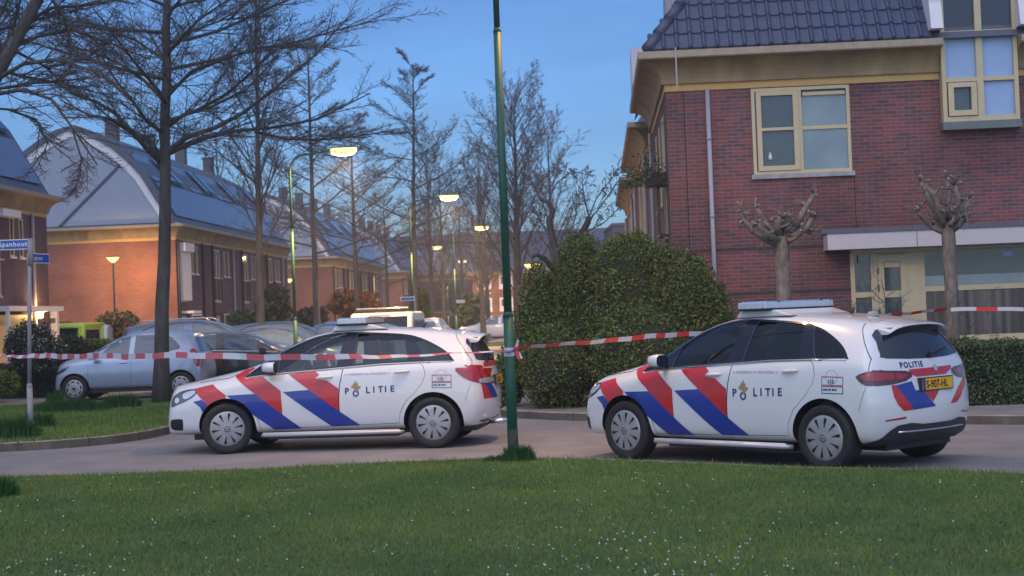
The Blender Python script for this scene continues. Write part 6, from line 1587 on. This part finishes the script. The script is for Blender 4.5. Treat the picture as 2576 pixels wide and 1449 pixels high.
def other(label,paint,uroof,vroof,Y,k,zk,face,z=.105,name='parked_car',yaw=0,xroof=1.7,r=.32):
    """place by its roof top"""
    sp=scaled(GEN,k,zk); wins=[[(x*k,z_*zk) for x,z_ in P] for P in BW]; dl=[(x*k,z_*zk) for x,z_ in DLO[::2]]
    p=at(uroof,vroof,Y); rt,_=plain_car(label,paint,(0,0,0),0,sp,dl,wins,r=r,side='L' if face<0 else 'R',name=name)
    yw=(0 if face<0 else math.pi)+yaw; rt.rotation_euler=(0,0,yw); off=Matrix.Rotation(yw,3,'Z')@Vector((xroof*k,0,0)); rt.location=Vector((p.x,Y,z))-off
    return rt
other('black hatchback parked between the silver car and the large slate blue estate','carblack',555,838,38.4,1.0,.90,1)
rt=other('large slate blue estate with roof rails, parked behind the silver car','carblue',475,799,42.3,1.10,1.12,1,r=.35)
for y in (-.56,.56):
    s=MB(); s.tube([(1.2,y,1.70),(1.35,y,1.78),(2.9,y,1.76),(3.2,y,1.66)],.018,'alu',6); s.build('roof_rail',rt,smooth=True)
other('dark grey blue car parked beyond the slate blue estate','cardark',695,809,48.5,1.03,1.04,1)
other('small dark car partly hidden behind the bonnet of the slate blue estate','cardark',680,829,45.2,.90,.93,1)
other('white hatchback parked across the far end of the street, cut by the green pole','white',1262,797,97,1.05,.97,-1,name='parked_car')
other('small white car at the far end, beside the police van','palewhite',1082,803,80,.9,1.0,1,yaw=R(80))
other('dark blue car roof peeking out left of the police van, behind the near light bar','carblue',855,813,52,.95,1.0,1,yaw=R(80))

def van(label,name,cat,loc,rz,L,W_,H,paint,parts,bev=.12,group=None):
    root=thing(name,label,cat,loc,rz,group); 
    s=MB(); pr=[(0,.35),(0,H*.55),(.08,H*.62),(.30,H-.12),(.45,H),(L-1.5,H),(L-.95,H*.62),(L-.1,H*.52),(L,H*.4),(L,.35)]
    s.prism([(x,z) for x,z in pr],0 if False else 1,-W_/2,W_/2,paint); s.build('body',root,bevel=bev,seg=3)
    for x in (.85,L-.95):
        for sd in (-1,1): make_wheel(root,x,sd*(W_/2-.02),sd,r=.33,style='car')
    s=MB(); s.box(.1,L-.2,-W_/2+.15,W_/2-.15,.2,.4,'black'); s.build('underbody',root)
    return root
# police van, seen from behind
p=at(962,800,47.5); p.z=0.0
v=van('white police van seen from the rear with a light bar on its roof','police_van','police van',(p.x,46.6,.0),R(90-3),4.9,1.88,1.87,'palewhite',None,bev=.10)
def onrear(s,z0,z1,y0,y1,m,H=1.87,d=.012):
    # the rear face slopes from (.08,.62H) to (.30,H-.12)
    X=lambda z: 0 if z<H*.55 else (.08*(z-H*.55)/(H*.07) if z<H*.62 else .08+.22*(z-H*.62)/(H-.12-H*.62))
    s.add([(X(z0)-d,y0,z0),(X(z0)-d,y1,z0),(X(z1)-d,y1,z1),(X(z1)-d,y0,z1)],[(0,3,2,1)],m)
s=MB(); onrear(s,1.20,1.74,-.78,.78,'glass_dark'); s.build('rear_window',v)
s=MB(); onrear(s,1.76,1.785,-.25,.35,'taillight',d=.014); s.build('brake_light',v)
s=MB(); onrear(s,.60,1.05,-.40,.0,'blue'); onrear(s,.60,1.05,.02,.5,'red'); s.build('livery_stripe',v)
for y in (-.86,.86): s=MB(); onrear(s,.75,1.20,y-.07,y+.07,'taillight',d=.02); s.build('tail_light',v)
for sd in (-1,1):
    s=MB(); s.add([(.75,sd*.945,1.15),(2.0,sd*.945,1.15),(2.0,sd*.945,1.62),(.75,sd*.945,1.62)],[(0,1,2,3)],'glass_dark'); s.build('side_window',v)
    s=MB(); s.add([(2.2,sd*.945,1.15),(3.5,sd*.945,1.15),(3.2,sd*.945,1.62),(2.2,sd*.945,1.62)],[(0,1,2,3)],'glass_dark'); s.build('side_window',v)
s=MB(); s.box(.55,.85,-.80,.80,1.90,1.98,'dark'); s.box(.60,.80,-.78,.78,1.98,2.01,'lens'); 
for y in (-.6,.6): s.box(.62,.78,y-.05,y+.05,1.86,1.90,'black')
s.build('lightbar',v,bevel=.02)
for y in (.0,.25,.5): s=MB(); s.lathe([(.001,.05),(.03,.04),(.035,0)],'chrome',10,2,(.5,-y-.1,1.87)); s.build('roof_beacon',v)
# lime van and patterned car by the left row
v=van('lime yellow ambulance type van with dark rear window behind the dark hedge','lime_van','van',(at(140,830,53).x,53,.1),R(90),4.6,1.76,1.85,'lime',None,bev=.08)
s=MB(); onrear(s,1.05,1.68,-.68,.66,'glass_dark',H=1.85); s.build('rear_window',v)
for y in (-.80,.80): s=MB(); onrear(s,.9,1.35,y-.06,y+.06,'taillight',H=1.85,d=.02); s.build('tail_light',v)
s=MB(); s.box(.02,.2,-.5,.88,1.86,1.90,'taillight'); s.build('roof_marker',v)
for sd in (-1,1):
    s=MB(); s.add([(.35,sd*.885,.9),(2.2,sd*.885,.9),(2.2,sd*.885,1.6),(.45,sd*.885,1.6)],[(0,1,2,3)],'glass_dark'); s.build('side_window',v)
v=van('white delivery van patterned in purple and green, next to the lime van','patterned_van','van',(at(203,830,55.5).x,55.5,.1),R(90),4.2,1.70,1.76,'palewhite',None,bev=.10)
def rp(s,P,m,H=1.76):
    X=lambda z: 0 if z<H*.55 else (.08*(z-H*.55)/(H*.07) if z<H*.62 else .08+.22*(z-H*.62)/(H-.12-H*.62))
    s.add([(X(z)-.014,y,z) for y,z in P],[tuple(range(len(P)))],m)
s=MB(); rp(s,[(0.10,1.10),(-.28,1.10),(-.22,1.60),(.10,1.60)],'purple'); rp(s,[(0.10,.62),(-.20,.62),(-.38,.84),(-.12,1.09),(.10,1.09)],'purple'); rp(s,[(-.45,1.10),(-.78,1.10),(-.74,1.60),(-.52,1.60)],'green'); rp(s,[(-.52,.62),(-.80,.62),(-.80,1.09),(-.45,1.09)],'green'); s.build('pattern',v)

# ------------------------------------------------------------------ evening air
HZ=MB(); HZ.box(-260,260,-30,420,-1.2,30,'tyre')
hz=HZ.build('haze'); tag(hz,kind='stuff'); hm=bpy.data.materials.new('haze_air'); hm.use_nodes=True; hn=hm.node_tree; hn.nodes.clear()
ho=hn.nodes.new('ShaderNodeOutputMaterial'); hv=hn.nodes.new('ShaderNodeVolumePrincipled'); hv.inputs['Color'].default_value=(.80,.88,1.0,1); hv.inputs['Density'].default_value=HAZE; hv.inputs['Anisotropy'].default_value=.45
hn.links.new(hv.outputs[0],ho.inputs['Volume']); hz.data.materials.clear(); hz.data.materials.append(hm)
